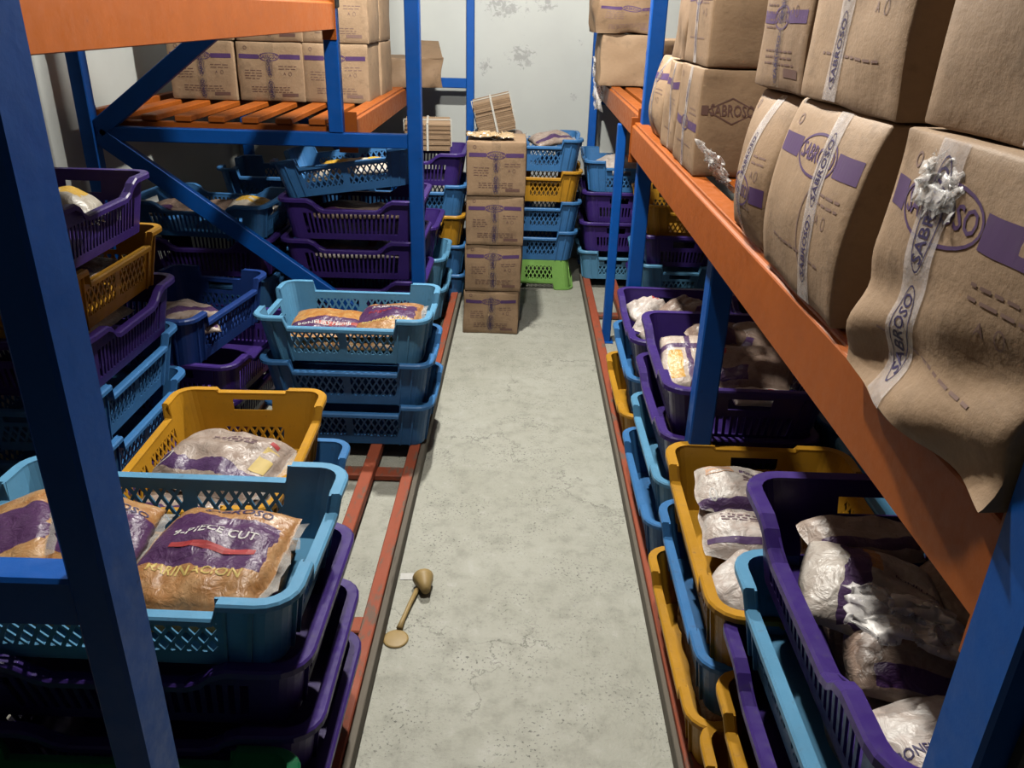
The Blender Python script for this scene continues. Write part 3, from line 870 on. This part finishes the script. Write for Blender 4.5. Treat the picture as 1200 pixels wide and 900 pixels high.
# bundles of flattened cartons tied with white strap
def bundle(label, x, y, z, wd, dp, n, th, rot, seed):
    r = tag(empty('cardboard_bundle', (x, y, z), rot), label, 'cardboard')
    rnd = random.Random(seed)
    for i in range(n):
        m = MB().box(-wd / 2 + rnd.uniform(-.004, .004), wd / 2 + rnd.uniform(-.004, .004), -dp / 2 + rnd.uniform(-.004, .004), dp / 2, i * th, i * th + th * .86).me('cardboard_sheet')
        obj('cardboard_sheet', m, M[('card', 'card2', 'card3')[i % 3]], r)
    t = n * th
    e = .004
    obj('strap', MB().box(-.006, .006, -dp / 2 - e - .006, dp / 2 + e + .006, t, t + e).box(-.006, .006, -dp / 2 - e - .006, -dp / 2 - .005, 0, t + e).box(-.006, .006, dp / 2 + .005, dp / 2 + e + .006, 0, t + e).me('strap'), M['strap'], r)
    obj('strap', MB().box(-wd / 2 - e - .006, wd / 2 + e + .006, -.006, .006, t + .001, t + e + .001).box(-wd / 2 - e - .006, -wd / 2 - .005, -.006, .006, 0, t + e).box(wd / 2 + .005, wd / 2 + e + .006, -.006, .006, 0, t + e).me('strap'), M['strap'], r)
    return r

# ------------------------------------------------------------------ bags of chicken
class Bag:
    def __init__(s, L, W, T, seed, lump=.35, wr=.004):
        s.L, s.W, s.T, s.seed, s.lump, s.wr = L, W, T, seed, lump, wr
        s.sd = Vector((seed * 2.3, seed * 4.1, seed * .7))
    def top(s, u, v, off=0.0):
        f = max(0.0, (1 - abs(u) ** 3.0)) ** .5 * max(0.0, (1 - abs(v) ** 2.6)) ** .5
        x = s.L / 2 * u * (1 - .05 * v * v); y = s.W / 2 * v * (1 - .06 * u * u)
        p = Vector((x, y, 0))
        x += .009 * noise.noise(p * 14 + s.sd); y += .009 * noise.noise(p * 14 + s.sd + Vector((5, 5, 5)))
        k = noise.noise(p * 13 + s.sd)
        z = s.T * f * (.82 + s.lump * k) + f * s.wr * noise.noise(p * 46 + s.sd) + f * s.wr * .6 * noise.noise(Vector((p.x * 20, p.y * 90, 3)) + s.sd)
        return Vector((x, y, z + off))
    def bot(s, u, v):
        q = s.top(u, v)
        return Vector((q.x, q.y, -q.z * .30))
    def me(s, nx=26, ny=20):
        V, F, UV = [], [], []
        for side in (0, 1):
            for j in range(ny + 1):
                for i in range(nx + 1):
                    u, v = -1 + 2 * i / nx, -1 + 2 * j / ny
                    V.append(s.top(u, v) if side == 0 else s.bot(u, v)); UV.append(((u + 1) / 2, (v + 1) / 2))
        n1 = (nx + 1) * (ny + 1)
        for j in range(ny):
            for i in range(nx):
                k = j * (nx + 1) + i
                F.append((k, k + 1, k + nx + 2, k + nx + 1))
                F.append((n1 + k, n1 + k + nx + 1, n1 + k + nx + 2, n1 + k + 1))
        for i in range(nx):
            F.append((i, n1 + i, n1 + i + 1, i + 1)); k = ny * (nx + 1) + i
            F.append((k, k + 1, n1 + k + 1, n1 + k))
        for j in range(ny):
            k = j * (nx + 1); F.append((k, k + nx + 1, n1 + k + nx + 1, n1 + k)); k += nx
            F.append((k, n1 + k, n1 + k + nx + 1, k + nx + 1))
        return mesh('bag', V, F, True, UV)

def bag(label, x, y, z, rot, mat, L=.27, W=.20, T=.05, seed=1, words=(), lump=.35, fin=True, wr=.004, group=None, parent=None):
    B = Bag(L, W, T, seed, lump, wr)
    o = obj('chicken_bag', B.me(44, 34) if words else B.me(), M[mat], None, (x, y, z), rot)
    tag(o, label, 'bag', group)
    if fin:                                   # crimped seal at one end
        mb = MB(); n = 18; V = []
        for i in range(n + 1):
            v = -.86 + 1.72 * i / n
            p = B.top(.97, v)
            wz = .004 * math.sin(i * 2.1 + seed) + .003 * math.sin(i * 4.7)
            V.append((p.x - .006, p.y, .002)); V.append((p.x + .022 + .004 * math.sin(i * 1.3 + seed), p.y * 1.03, .004 + wz))
        Fc = [(2 * i, 2 * i + 1, 2 * i + 3, 2 * i + 2) for i in range(n)]
        Vb = [(a, b, c - .0012) for a, b, c in V]
        m2 = mesh('seal', V + Vb, Fc + [tuple(q + len(V) for q in reversed(f)) for f in Fc], True)
        obj('seal', m2, M['seal'], o)
    for (st, u, v, wd, ht, ink, rr) in words:
        d = Decal()
        if st == '#lines':
            d.lines(u * L / 2 - wd / 2, u * L / 2 + wd / 2, v * W / 2, 3, ht, seed, ht * .42)
            obj('fine_print', wrap_mesh(d, lambda a, b: B.top(max(-.97, min(.97, a / (L / 2))), max(-.97, min(.97, b / (W / 2))), .0011), 'fine_print'), M[ink], o)['kind'] = 'stuff'
            continue
        if st == '#bar': d.rect(u * L / 2 - wd / 2, u * L / 2 + wd / 2, v * W / 2 - ht / 2, v * W / 2 + ht / 2, 12, 2)
        elif st == '#oval': d.ring(u * L / 2, v * W / 2, wd, ht, .004, 24, rr)
        else: d.text(st, u * L / 2, v * W / 2, width=wd, height=ht, rot=rr)
        fn = lambda a, b: B.top(max(-.97, min(.97, a / (L / 2))), max(-.97, min(.97, b / (W / 2))), .0011)
        obj('lettering', wrap_mesh(d, fn, 'lettering'), M[ink], o)
    return o

# ================================================================== LEFT SIDE
S_CUT = [('SABROSO', .10, .74, .15, .020, 'ink_navy', 0), ('9-PIECE CUT', .0, .16, .17, .022, 'ink_white', 0), ('#bar', .08, -.10, .17, .013, 'ink_red', 0), ('MARINACION', -.02, -.50, .19, .022, 'ink_gold', 0)]

# foreground stack
WF = 'behind the near left post'
LS = (1.06, 1.02, 1.0)
crate('purple', -.70, 1.30, .070, 'purple slotted plastic crate at the bottom of the stack %s' % WF, 'x', 0, LS)
crate('purple', -.695, 1.295, .226, 'purple slotted plastic crate second up in the stack %s' % WF, 'x', .01, LS)
crate('purple', -.70, 1.30, .382, 'purple slotted plastic crate third up, under the light blue foreground crate', 'x', -.006, LS)
crate('sky', -.715, 1.295, .538, 'large light blue lattice crate of marinated chicken bags in the left foreground', 'x', -.012, (1.10, 1.05, 1.0))
crate('purple', -.715, .885, .070, 'purple slotted crate under the dark green crate at the bottom left', 'x', .0, (1.06, .80, .95))
crate('darkgreen', -.715, .885, .218, 'dark green plastic crate low at the bottom left behind the near post', 'x', .0, (1.06, .80, .92))
bag('marinated chicken bag with purple label in the right of the blue foreground crate', -.585, 1.285, .628, (.06, -.03, -.10), 'bag_cut', .275, .30, .055, 3, S_CUT)
bag('marinated chicken bag partly behind the near left post', -.865, 1.31, .640, (.04, .10, .02), 'bag_cut2', .27, .29, .05, 4, [('SABROSO', .35, .58, .14, .020, 'ink_navy', -.1)])
bag('leaning marinated chicken bag at the far left of the blue foreground crate', -.995, 1.27, .655, (.05, -.34, .45), 'bag_cut2', .20, .27, .04, 5)
bag('marinated chicken bag under the others in the blue foreground crate', -.68, 1.29, .575, (0, 0, 0), 'bag_or', .46, .30, .045, 6, fin=False)

# yellow crate behind it
stack('behind the light blue foreground crate', -.985, 1.565, ['purple', 'blue'], 'y', .070, .160, seed=2, dx=[0, .045])
crate('yellow', -.775, 1.845, .395, 'amber yellow lattice crate with pale chicken bags behind the blue foreground crate', 'y', .03, (1.0, 1.0, 1.08), kind='c')
bag('pale chicken bag with purple stripe lying on top in the left yellow crate', -.765, 1.83, .515, (.04, .06, -.22), 'bag_pale', .30, .27, .075, 7, [('#oval', -.86, -.55, .012, .032, 'ink_white', -.5), ('#bar', .76, .55, .025, .014, 'ink_red', .6), ('#bar', .80, .05, .035, .10, 'ink_gold', 0), ('#lines', .1, .45, .14, .010, 'ink_faint', 0)])
bag('pale chicken bag peeking out under the other in the left yellow crate', -.79, 1.70, .465, (.02, -.02, -.15), 'bag_pale', .32, .22, .05, 8)

# tall stack deeper in on the left
TALL = 'deep in the left rack beside the near left post'
stack(TALL, -1.62, 2.02, ['purple', 'blue', 'blue', 'purple', 'yellow', 'purple'], 'y', .070, .174, (1.0, 1.0, 1.06), seed=3, dx=[0, 0, 0, .01, 0, -.015])
bag('yellow and white chicken bag on the tall stack deep in the left rack', -1.40, 2.33, 1.05, (.0, .08, .3), 'bag_yel', .30, .27, .085, 9)
bag('brown chicken bag inside the yellow crate of the tall left stack', -1.40, 2.33, .86, (0, .05, PI / 2), 'bag_dull', .40, .26, .05, 10, fin=False)
bag('yellowish chicken bag inside the purple crate under the yellow one', -1.40, 2.33, .70, (0, .05, PI / 2), 'bag_yel', .40, .26, .05, 12, fin=False)

# deep blue crate and purple ones under it
crate('purple', -1.27, 3.06, .070, 'purple slotted crate at the bottom under the deep blue crate in the left rack', 'y', -.06)
crate('purple', -1.235, 3.05, .232, 'purple slotted crate second up under the deep blue crate in the left rack', 'y', -.12)
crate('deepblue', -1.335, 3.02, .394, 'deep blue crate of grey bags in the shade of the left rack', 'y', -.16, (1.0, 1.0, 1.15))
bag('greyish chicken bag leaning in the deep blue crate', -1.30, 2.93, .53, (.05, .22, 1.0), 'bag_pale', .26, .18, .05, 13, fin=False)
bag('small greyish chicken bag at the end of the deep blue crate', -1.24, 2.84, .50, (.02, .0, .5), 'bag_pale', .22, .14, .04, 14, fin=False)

# light blue stack of three by the aisle
stack('by the aisle on the left floor frame', -.955, 2.745, ['blue', 'blue', 'sky'], 'x', .070, .172, (1.0, 1.0, 1.06), seed=4, dx=[.005, .005, .0])
bag('orange chicken bag with purple label in the right of the aisle-side blue crate', -.505, 2.95, .515, (.10, -.10, -.05), 'bag_cut', .25, .27, .05, 15, [('SABROSO', 0, .42, .14, .02, 'ink_white', 0), ('9-PIECE CUT', 0, .1, .15, .018, 'ink_red', 0), ('MARINACION', 0, -.45, .17, .02, 'ink_gold', 0)])
bag('flat orange chicken bag in the left of the aisle-side blue crate', -.74, 2.94, .500, (.05, .02, .10), 'bag_or', .27, .25, .045, 16, [('BONELESS Handi', -.05, -.50, .20, .024, 'ink_white', 0)])
bag('orange chicken bag lying under the others in the aisle-side blue crate', -.64, 2.95, .445, (0, 0, 0), 'bag_cut2', .46, .28, .05, 17, fin=False)

# purple stack behind the far left frame with a tilted blue crate on top
stack('behind the brace of the far left frame', -1.10, 3.66, ['blue', 'purple', 'purple', 'purple'], 'x', .070, .190, (1.02, 1.0, 1.10), seed=5)
crate('blue', -.80, 3.90, .855, 'blue lattice crate lying tilted on the purple stack behind the far left frame', 'x', .04, (1.02, 1.0, 1.0), tilt=(0, -.135))
bag('yellow printed chicken bag in the tilted blue crate', -.80, 3.88, .915, (0, -.13, .1), 'bag_yel', .44, .28, .06, 18, fin=False)
bag('brown chicken bag inside the top purple crate behind the far left frame', -.79, 3.87, .725, (0, 0, .1), 'bag_dull', .44, .26, .05, 19, fin=False)
bag('pale chicken bag inside the lower purple crate behind the far left frame', -.79, 3.87, .535, (0, 0, .1), 'bag_white2', .44, .26, .05, 20, fin=False)

# blue crate with bags by the left wall
stack('by the left wall behind the far left frame', -1.80, 3.67, ['purple', 'blue', 'purple'], 'x', .070, .185, (1.0, 1.0, 1.08), seed=6)
crate('blue', -1.49, 3.89, .625, 'blue crate heaped with brown and yellow bags by the left wall', 'x', -.10, (1.05, 1.0, .95), kind='b')
bag('brown bag at the left of the heaped blue crate by the left wall', -1.66, 3.86, .72, (0, -.05, .2), 'bag_dull', .25, .26, .05, 21)
bag('brown bag in the middle of the heaped blue crate by the left wall', -1.44, 3.87, .715, (0, .05, -.1), 'bag_dull', .24, .26, .05, 22)
bag('yellow bag at the right of the heaped blue crate by the left wall', -1.30, 3.86, .735, (0, .1, .1), 'bag_yel', .20, .24, .05, 23)
stack('in the far left corner behind the tilted blue crate', -1.62, 4.35, ['purple', 'blue', 'blue', 'blue'], 'x', .070, .19, (1.0, 1.0, 1.10), seed=7)

# stacks at the back, left of the cartons
stack('just past the far left post beside the cartons', -1.05, 4.14, ['sky', 'sky', 'purple'], 'x', .0705, .172, (1.0, 1.0, 1.05), seed=8, dx=[.02, .02, -.02])
BK = 'behind the aisle cartons on their left'
stack(BK, -.955, 4.66, ['blue', 'blue', 'yellow', 'blue', 'purple'], 'x', .0, .176, (1.0, 1.0, 1.06), seed=9, dx=[0, 0, -.01, .0, -.01])
bundle('upright bundle of flat cartons tied with white strap leaning on the back wall', -.165, 5.22, .955, .225, .20, 17, .0115, (.06, -.24, .05), 3)
bundle('tied bundle of flat cartons lying on the purple crate by the far left post', -.56, 4.88, .895, .26, .30, 14, .0105, (.02, .0, .1), 4)
crate('green', .02, 5.21, .0, 'upside-down light green lattice crate on the floor behind the cartons', 'x', 0, (1.0, 1.0, 1.05), flip=True)
stack('on the upside-down green crate', -.29, 5.0, ['blue', 'blue', 'yellow', 'blue'], 'x', .186, .186, (1.02, 1.0, 1.10), seed=10, dx=[.0, .012, .010, .0], rots=[0, .01, -.01, .02])
bag('crumpled brown wrap bag in the top blue crate behind the cartons', .17, 5.20, .90, (.1, -.1, .4), 'bag_pale', .26, .20, .06, 25)
bag('yellowish chicken bag filling the crate the strapped bundle leans in', -.14, 5.22, .895, (0, -.15, .1), 'bag_dull', .30, .28, .05, 26)

# ================================================================== RIGHT SIDE
# nearest stack
R1 = 'beside the near right post'
RS = (1.0, 1.02, 1.0)
stack(R1, .435, .645, ['yellow', 'yellow', 'purple', 'sky'], 'y', .070, .151, RS, seed=21, dx=[-.012, .004, .0, .0])
crate('purple', .665, .968, .672, 'big purple slotted crate heaped with chicken bags beside the near right post', 'y', 0, (1.04, 1.06, 1.04))
bag('white chicken bag with purple band in the big purple crate', .580, 1.05, .775, (.10, .10, -.35), 'bag_pale2', .22, .20, .055, 31, [('CHICKEN', .55, .62, .07, .010, 'ink_white', -.2), ('BONELESS', .55, .1, .07, .008, 'ink_navy', -.2)])
bag('rolled white chicken bag at the far end of the big purple crate', .615, 1.185, .785, (.1, .05, .1), 'bag_pale', .20, .11, .055, 32)
bag('white chicken bag with dark lettering at the near end of the big purple crate', .595, .745, .745, (.02, -.05, -1.25), 'bag_white2', .24, .18, .055, 33, [('BONELESS Handi', -.12, -.40, .105, .015, 'ink_navy', 1.25), ('#lines', .12, -.40, .06, .008, 'ink_faint', 0), ('SABROSO', .55, -.30, .10, .022, 'ink', 1.25)])
bag('brown chicken bag across the middle of the big purple crate', .665, .90, .750, (.05, .03, -.30), 'bag_dull', .33, .17, .055, 34)
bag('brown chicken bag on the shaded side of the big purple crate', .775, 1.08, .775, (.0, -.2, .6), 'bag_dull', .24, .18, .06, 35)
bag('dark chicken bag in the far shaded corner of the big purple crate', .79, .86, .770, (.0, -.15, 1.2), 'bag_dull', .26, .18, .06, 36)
bag('chicken bag filling the bottom of the big purple crate', .665, .96, .705, (0, 0, PI / 2), 'bag_dull', .44, .30, .045, 37, fin=False)
bag('chicken bag showing between the purple and light blue crates by the near right post', .655, .95, .435, (0, 0, PI / 2), 'bag_or', .44, .29, .05, 38, fin=False)
bag('pale chicken bag in the light blue crate by the near right post', .655, .95, .588, (0, 0, PI / 2), 'bag_white', .44, .29, .045, 39, fin=False)

# crumpled clear plastic over the banded bag
def crumple_sheet(name, label, x, y, z, rot, wd, dp, amp, mat, seed, cat, n=22):
    V, F = [], []
    sd = Vector((seed, seed * 2.2, seed * .3))
    for j in range(n + 1):
        for i in range(n + 1):
            u, v = i / n - .5, j / n - .5
            p = Vector((u * 5, v * 5, 0))
            V.append((u * wd + .02 * noise.noise(p * 1.7 + sd), v * dp + .02 * noise.noise(p * 1.7 + sd + Vector((3, 3, 3))),
                      amp * (noise.noise(p * 1.3 + sd) + .55 * abs(noise.noise(p * 3.1 + sd))) * (1.1 - 1.2 * (u * u + v * v))))
    for j in range(n):
        for i in range(n):
            k = j * (n + 1) + i; F.append((k, k + 1, k + n + 2, k + n + 1))
    o = obj(name, mesh(name, V, F, True), M[mat], None, (x, y, z), rot)
    md = o.modifiers.new('thickness', 'SOLIDIFY'); md.thickness = .0012
    return tag(o, label, cat)
crumple_sheet('plastic_wrap', 'crumpled clear plastic lying over bags in the big purple crate', .575, .935, .828, (.1, .15, -.3), .16, .10, .020, 'poly', 4, 'plastic wrap')
crumple_sheet('plastic_wrap', 'crumpled clear plastic on top of the crushed carton', .428, .835, 1.478, (0, -PI / 2 + .25, .05), .065, .085, .010, 'poly', 9, 'plastic wrap')
crumple_sheet('plastic_wrap', 'crumpled golden wrap lying on the topmost aisle carton', -.17, 4.27, 1.050, (0, 0, .05), .24, .15, .022, 'foil', 6, 'plastic wrap')
crumple_sheet('plastic_wrap', 'crumpled clear plastic hanging off the far end of the right shelf', .425, 5.10, 1.25, (0, PI / 2 - .1, .2), .30, .16, .03, 'poly', 12, 'plastic wrap')
crumple_sheet('plastic_wrap', 'scrap of white plastic between cartons on the right shelf', .50, 2.16, 1.265, (.2, .9, .4), .12, .12, .02, 'poly', 15, 'plastic wrap')

# second stack
stack('under the big right yellow crate', .415, 1.28, ['yellow', 'blue'], 'y', .070, .151, (1.0, 1.0, 1.0), seed=22, dx=[-.012, .0])
crate('yellow', .645, 1.585, .372, 'big amber yellow crate with white chicken bags on the right of the aisle', 'y', -.02, (1.09, 1.09, 1.12), kind='c')
bag('chicken bag with purple stripe on top at the far end of the right yellow crate', .585, 1.77, .515, (.12, .04, -.05), 'bag_white', .24, .17, .06, 41, [('#oval', -.72, -.62, .009, .020, 'ink_white', 0), ('BONELESS', .25, .30, .09, .012, 'ink', 0), ('#lines', .3, .05, .09, .008, 'ink_faint', 0), ('#bar', -.55, .45, .07, .05, 'ink_peach', 0)])
bag('white chicken bag lying below the striped one in the right yellow crate', .585, 1.66, .465, (.12, .02, -.10), 'bag_white2', .24, .20, .06, 42, [('#lines', .0, .1, .16, .010, 'ink_faint', 0), ('#bar', -.1, -.72, .20, .014, 'ink', 0)])
bag('ruffled white chicken bag at the near end of the right yellow crate', .545, 1.46, .455, (.05, .0, .9), 'bag_white2', .22, .18, .06, 43, [('#lines', .1, .0, .12, .010, 'ink_faint', 0)])
bag('brown chicken bag at the shaded side of the right yellow crate', .72, 1.50, .455, (0, 0, .4), 'bag_dull', .24, .22, .05, 44)
bag('orange chicken bag in the blue crate under the right yellow crate', .62, 1.59, .275, (0, 0, PI / 2), 'bag_or', .44, .29, .05, 45, fin=False)
bag('orange chicken bag in the bottom crate under the right yellow crate', .60, 1.59, .125, (0, 0, PI / 2), 'bag_cut', .44, .29, .05, 46, fin=False)

# third stack behind the middle right post
stack('behind the middle right post', .425, 2.015, ['blue', 'sky', 'purple'], 'y', .070, .150, (.98, 1.0, 1.0), seed=23, dx=[-.016, .0, .006])
crate('purple', .655, 2.315, .520, 'purple slotted crate with printed bags behind the middle right post', 'y', -.02, (.99, 1.06, 1.02))
bag('bag with orange and purple check print behind the middle right post', .545, 2.30, .640, (.35, .05, -.05), 'bag_grid', .20, .26, .05, 51, fin=False)
bag('pale chicken bag with a red mark in the crate behind the middle right post', .68, 2.22, .665, (.25, -.05, -.2), 'bag_dull', .26, .20, .065, 52, [('#bar', -.55, .1, .02, .03, 'ink_red', .4)])
bag('rounded brown chicken bag behind the red-marked bag', .66, 2.44, .665, (.1, .05, .3), 'bag_dull', .20, .18, .08, 53)
bag('brown chicken bag at the far right of the crate behind the middle right post', .76, 2.42, .665, (.1, .1, -.4), 'bag_dull', .20, .17, .07, 54)
bag('white bag peeking over the near rim behind the right yellow crate', .69, 2.075, .640, (.05, 0, .0), 'bag_white2', .16, .09, .03, 55, fin=False)
bag('chicken bag filling the lower crate behind the middle right post', .64, 2.32, .43, (0, 0, PI / 2), 'bag_white', .44, .29, .05, 56, fin=False)

# fourth stack
stack('before the far right post', .425, 2.735, ['yellow', 'blue'], 'y', .070, .150, (1.0, 1.0, 1.0), seed=24, dx=[-.012, .006])
crate('purple', .655, 3.05, .372, 'purple slotted crate heaped with white bags before the far right post', 'y', -.02, (1.0, 1.04, 1.0))
for i, (x, y, z, rz, ll, kind, lab) in enumerate([(.535, 3.20, .485, .3, .17, 'bag_white2', 'far crinkled white bag'), (.56, 3.04, .490, -.4, .18, 'bag_white2', 'middle crinkled white bag'),
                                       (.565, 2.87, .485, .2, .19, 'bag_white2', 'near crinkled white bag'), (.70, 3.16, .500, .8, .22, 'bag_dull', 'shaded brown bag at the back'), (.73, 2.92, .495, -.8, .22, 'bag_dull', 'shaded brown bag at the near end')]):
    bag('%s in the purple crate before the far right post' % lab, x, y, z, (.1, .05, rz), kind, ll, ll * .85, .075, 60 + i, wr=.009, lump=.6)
bag('white bag showing in the bottom yellow crate before the far right post', .62, 3.04, .13, (0, 0, PI / 2), 'bag_white2', .44, .29, .05, 66, fin=False)
bag('white bag showing in the blue crate before the far right post', .63, 3.04, .28, (0, 0, PI / 2), 'bag_white2', .44, .29, .05, 67, fin=False)

# stacks at the far right
stack('at the far end of the right floor frame', .385, 5.0, ['sky', 'purple', 'purple', 'blue'], 'y', .070, .186, (.93, 1.0, 1.08), seed=25, dx=[0, .0, .005, .01])
bag('white bag in the top blue crate at the far end of the right floor frame', .60, 5.22, .73, (.1, 0, .4), 'bag_white2', .30, .26, .10, 71)
stack('behind the far right posts under the shelf', .66, 4.22, ['purple', 'sky', 'purple', 'yellow'], 'y', .070, .160, (1.0, 1.0, 1.0), seed=26)
crate('sky', .80, 3.80, .070, 'light blue lattice crate leaning low between the two far right posts', 'y', .10, (.98, .98, 1.0))
bag('brown bag in the leaning light blue crate between the far right posts', .80, 3.80, .13, (0, 0, PI / 2), 'bag_dull', .44, .28, .06, 72, fin=False)
# second row deeper in
stack('deep in the right rack behind the big yellow crate', .905, 1.38, ['blue', 'blue', 'sky'], 'y', .070, .160, (1.0, 1.0, 1.0), seed=27)
stack('deep in the right rack behind the middle post', .905, 2.06, ['purple', 'blue', 'blue'], 'y', .070, .160, (1.0, 1.0, 1.0), seed=28)
stack('deep in the right rack before the far post', .905, 2.74, ['blue', 'purple', 'purple'], 'y', .070, .160, (1.0, 1.0, 1.0), seed=29)
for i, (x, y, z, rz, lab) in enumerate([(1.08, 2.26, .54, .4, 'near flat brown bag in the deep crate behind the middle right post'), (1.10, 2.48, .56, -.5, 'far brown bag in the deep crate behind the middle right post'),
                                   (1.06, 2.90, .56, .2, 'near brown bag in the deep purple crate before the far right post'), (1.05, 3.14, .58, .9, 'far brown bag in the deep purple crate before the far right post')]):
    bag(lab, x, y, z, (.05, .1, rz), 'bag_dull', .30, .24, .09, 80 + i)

# ================================================================== small things on the floor
sp = tag(empty('tan_scoop', (-.285, 1.97, 0)), 'tan plastic scoop with round lid lying on the concrete floor', 'scoop')
_m = MB().tube([(0, 0, .012), (-.012, -.06, .012), (-.025, -.13, .008), (-.03, -.165, .006)], [.008, .007, .007, .010], 8)
obj('handle', _m.me('handle', True), M['tan'], sp)
_m = MB().tube([(-.035, -.205, .0005), (-.035, -.205, .004), (-.035, -.205, .0055)], [.036, .036, .030], 22)
obj('round_lid', _m.me('round_lid', True), M['tan'], sp)
_m = MB().tube([(.030, -.025, .030), (.024, .0, .030), (.018, .022, .030), (.014, .036, .030), (.010, .050, .029)], [.014, .020, .030, .033, .020], 16)
obj('cup', _m.me('cup', True), M['tan'], sp)
pp = obj('paper_tag', MB().box(-.022, .022, -.016, .016, 0, .0012).me('paper_tag'), M['paper'], None, (-.325, 2.045, .0008), (0, 0, .05))
tag(pp, 'small white paper tag on the floor beside the left rail', 'paper')
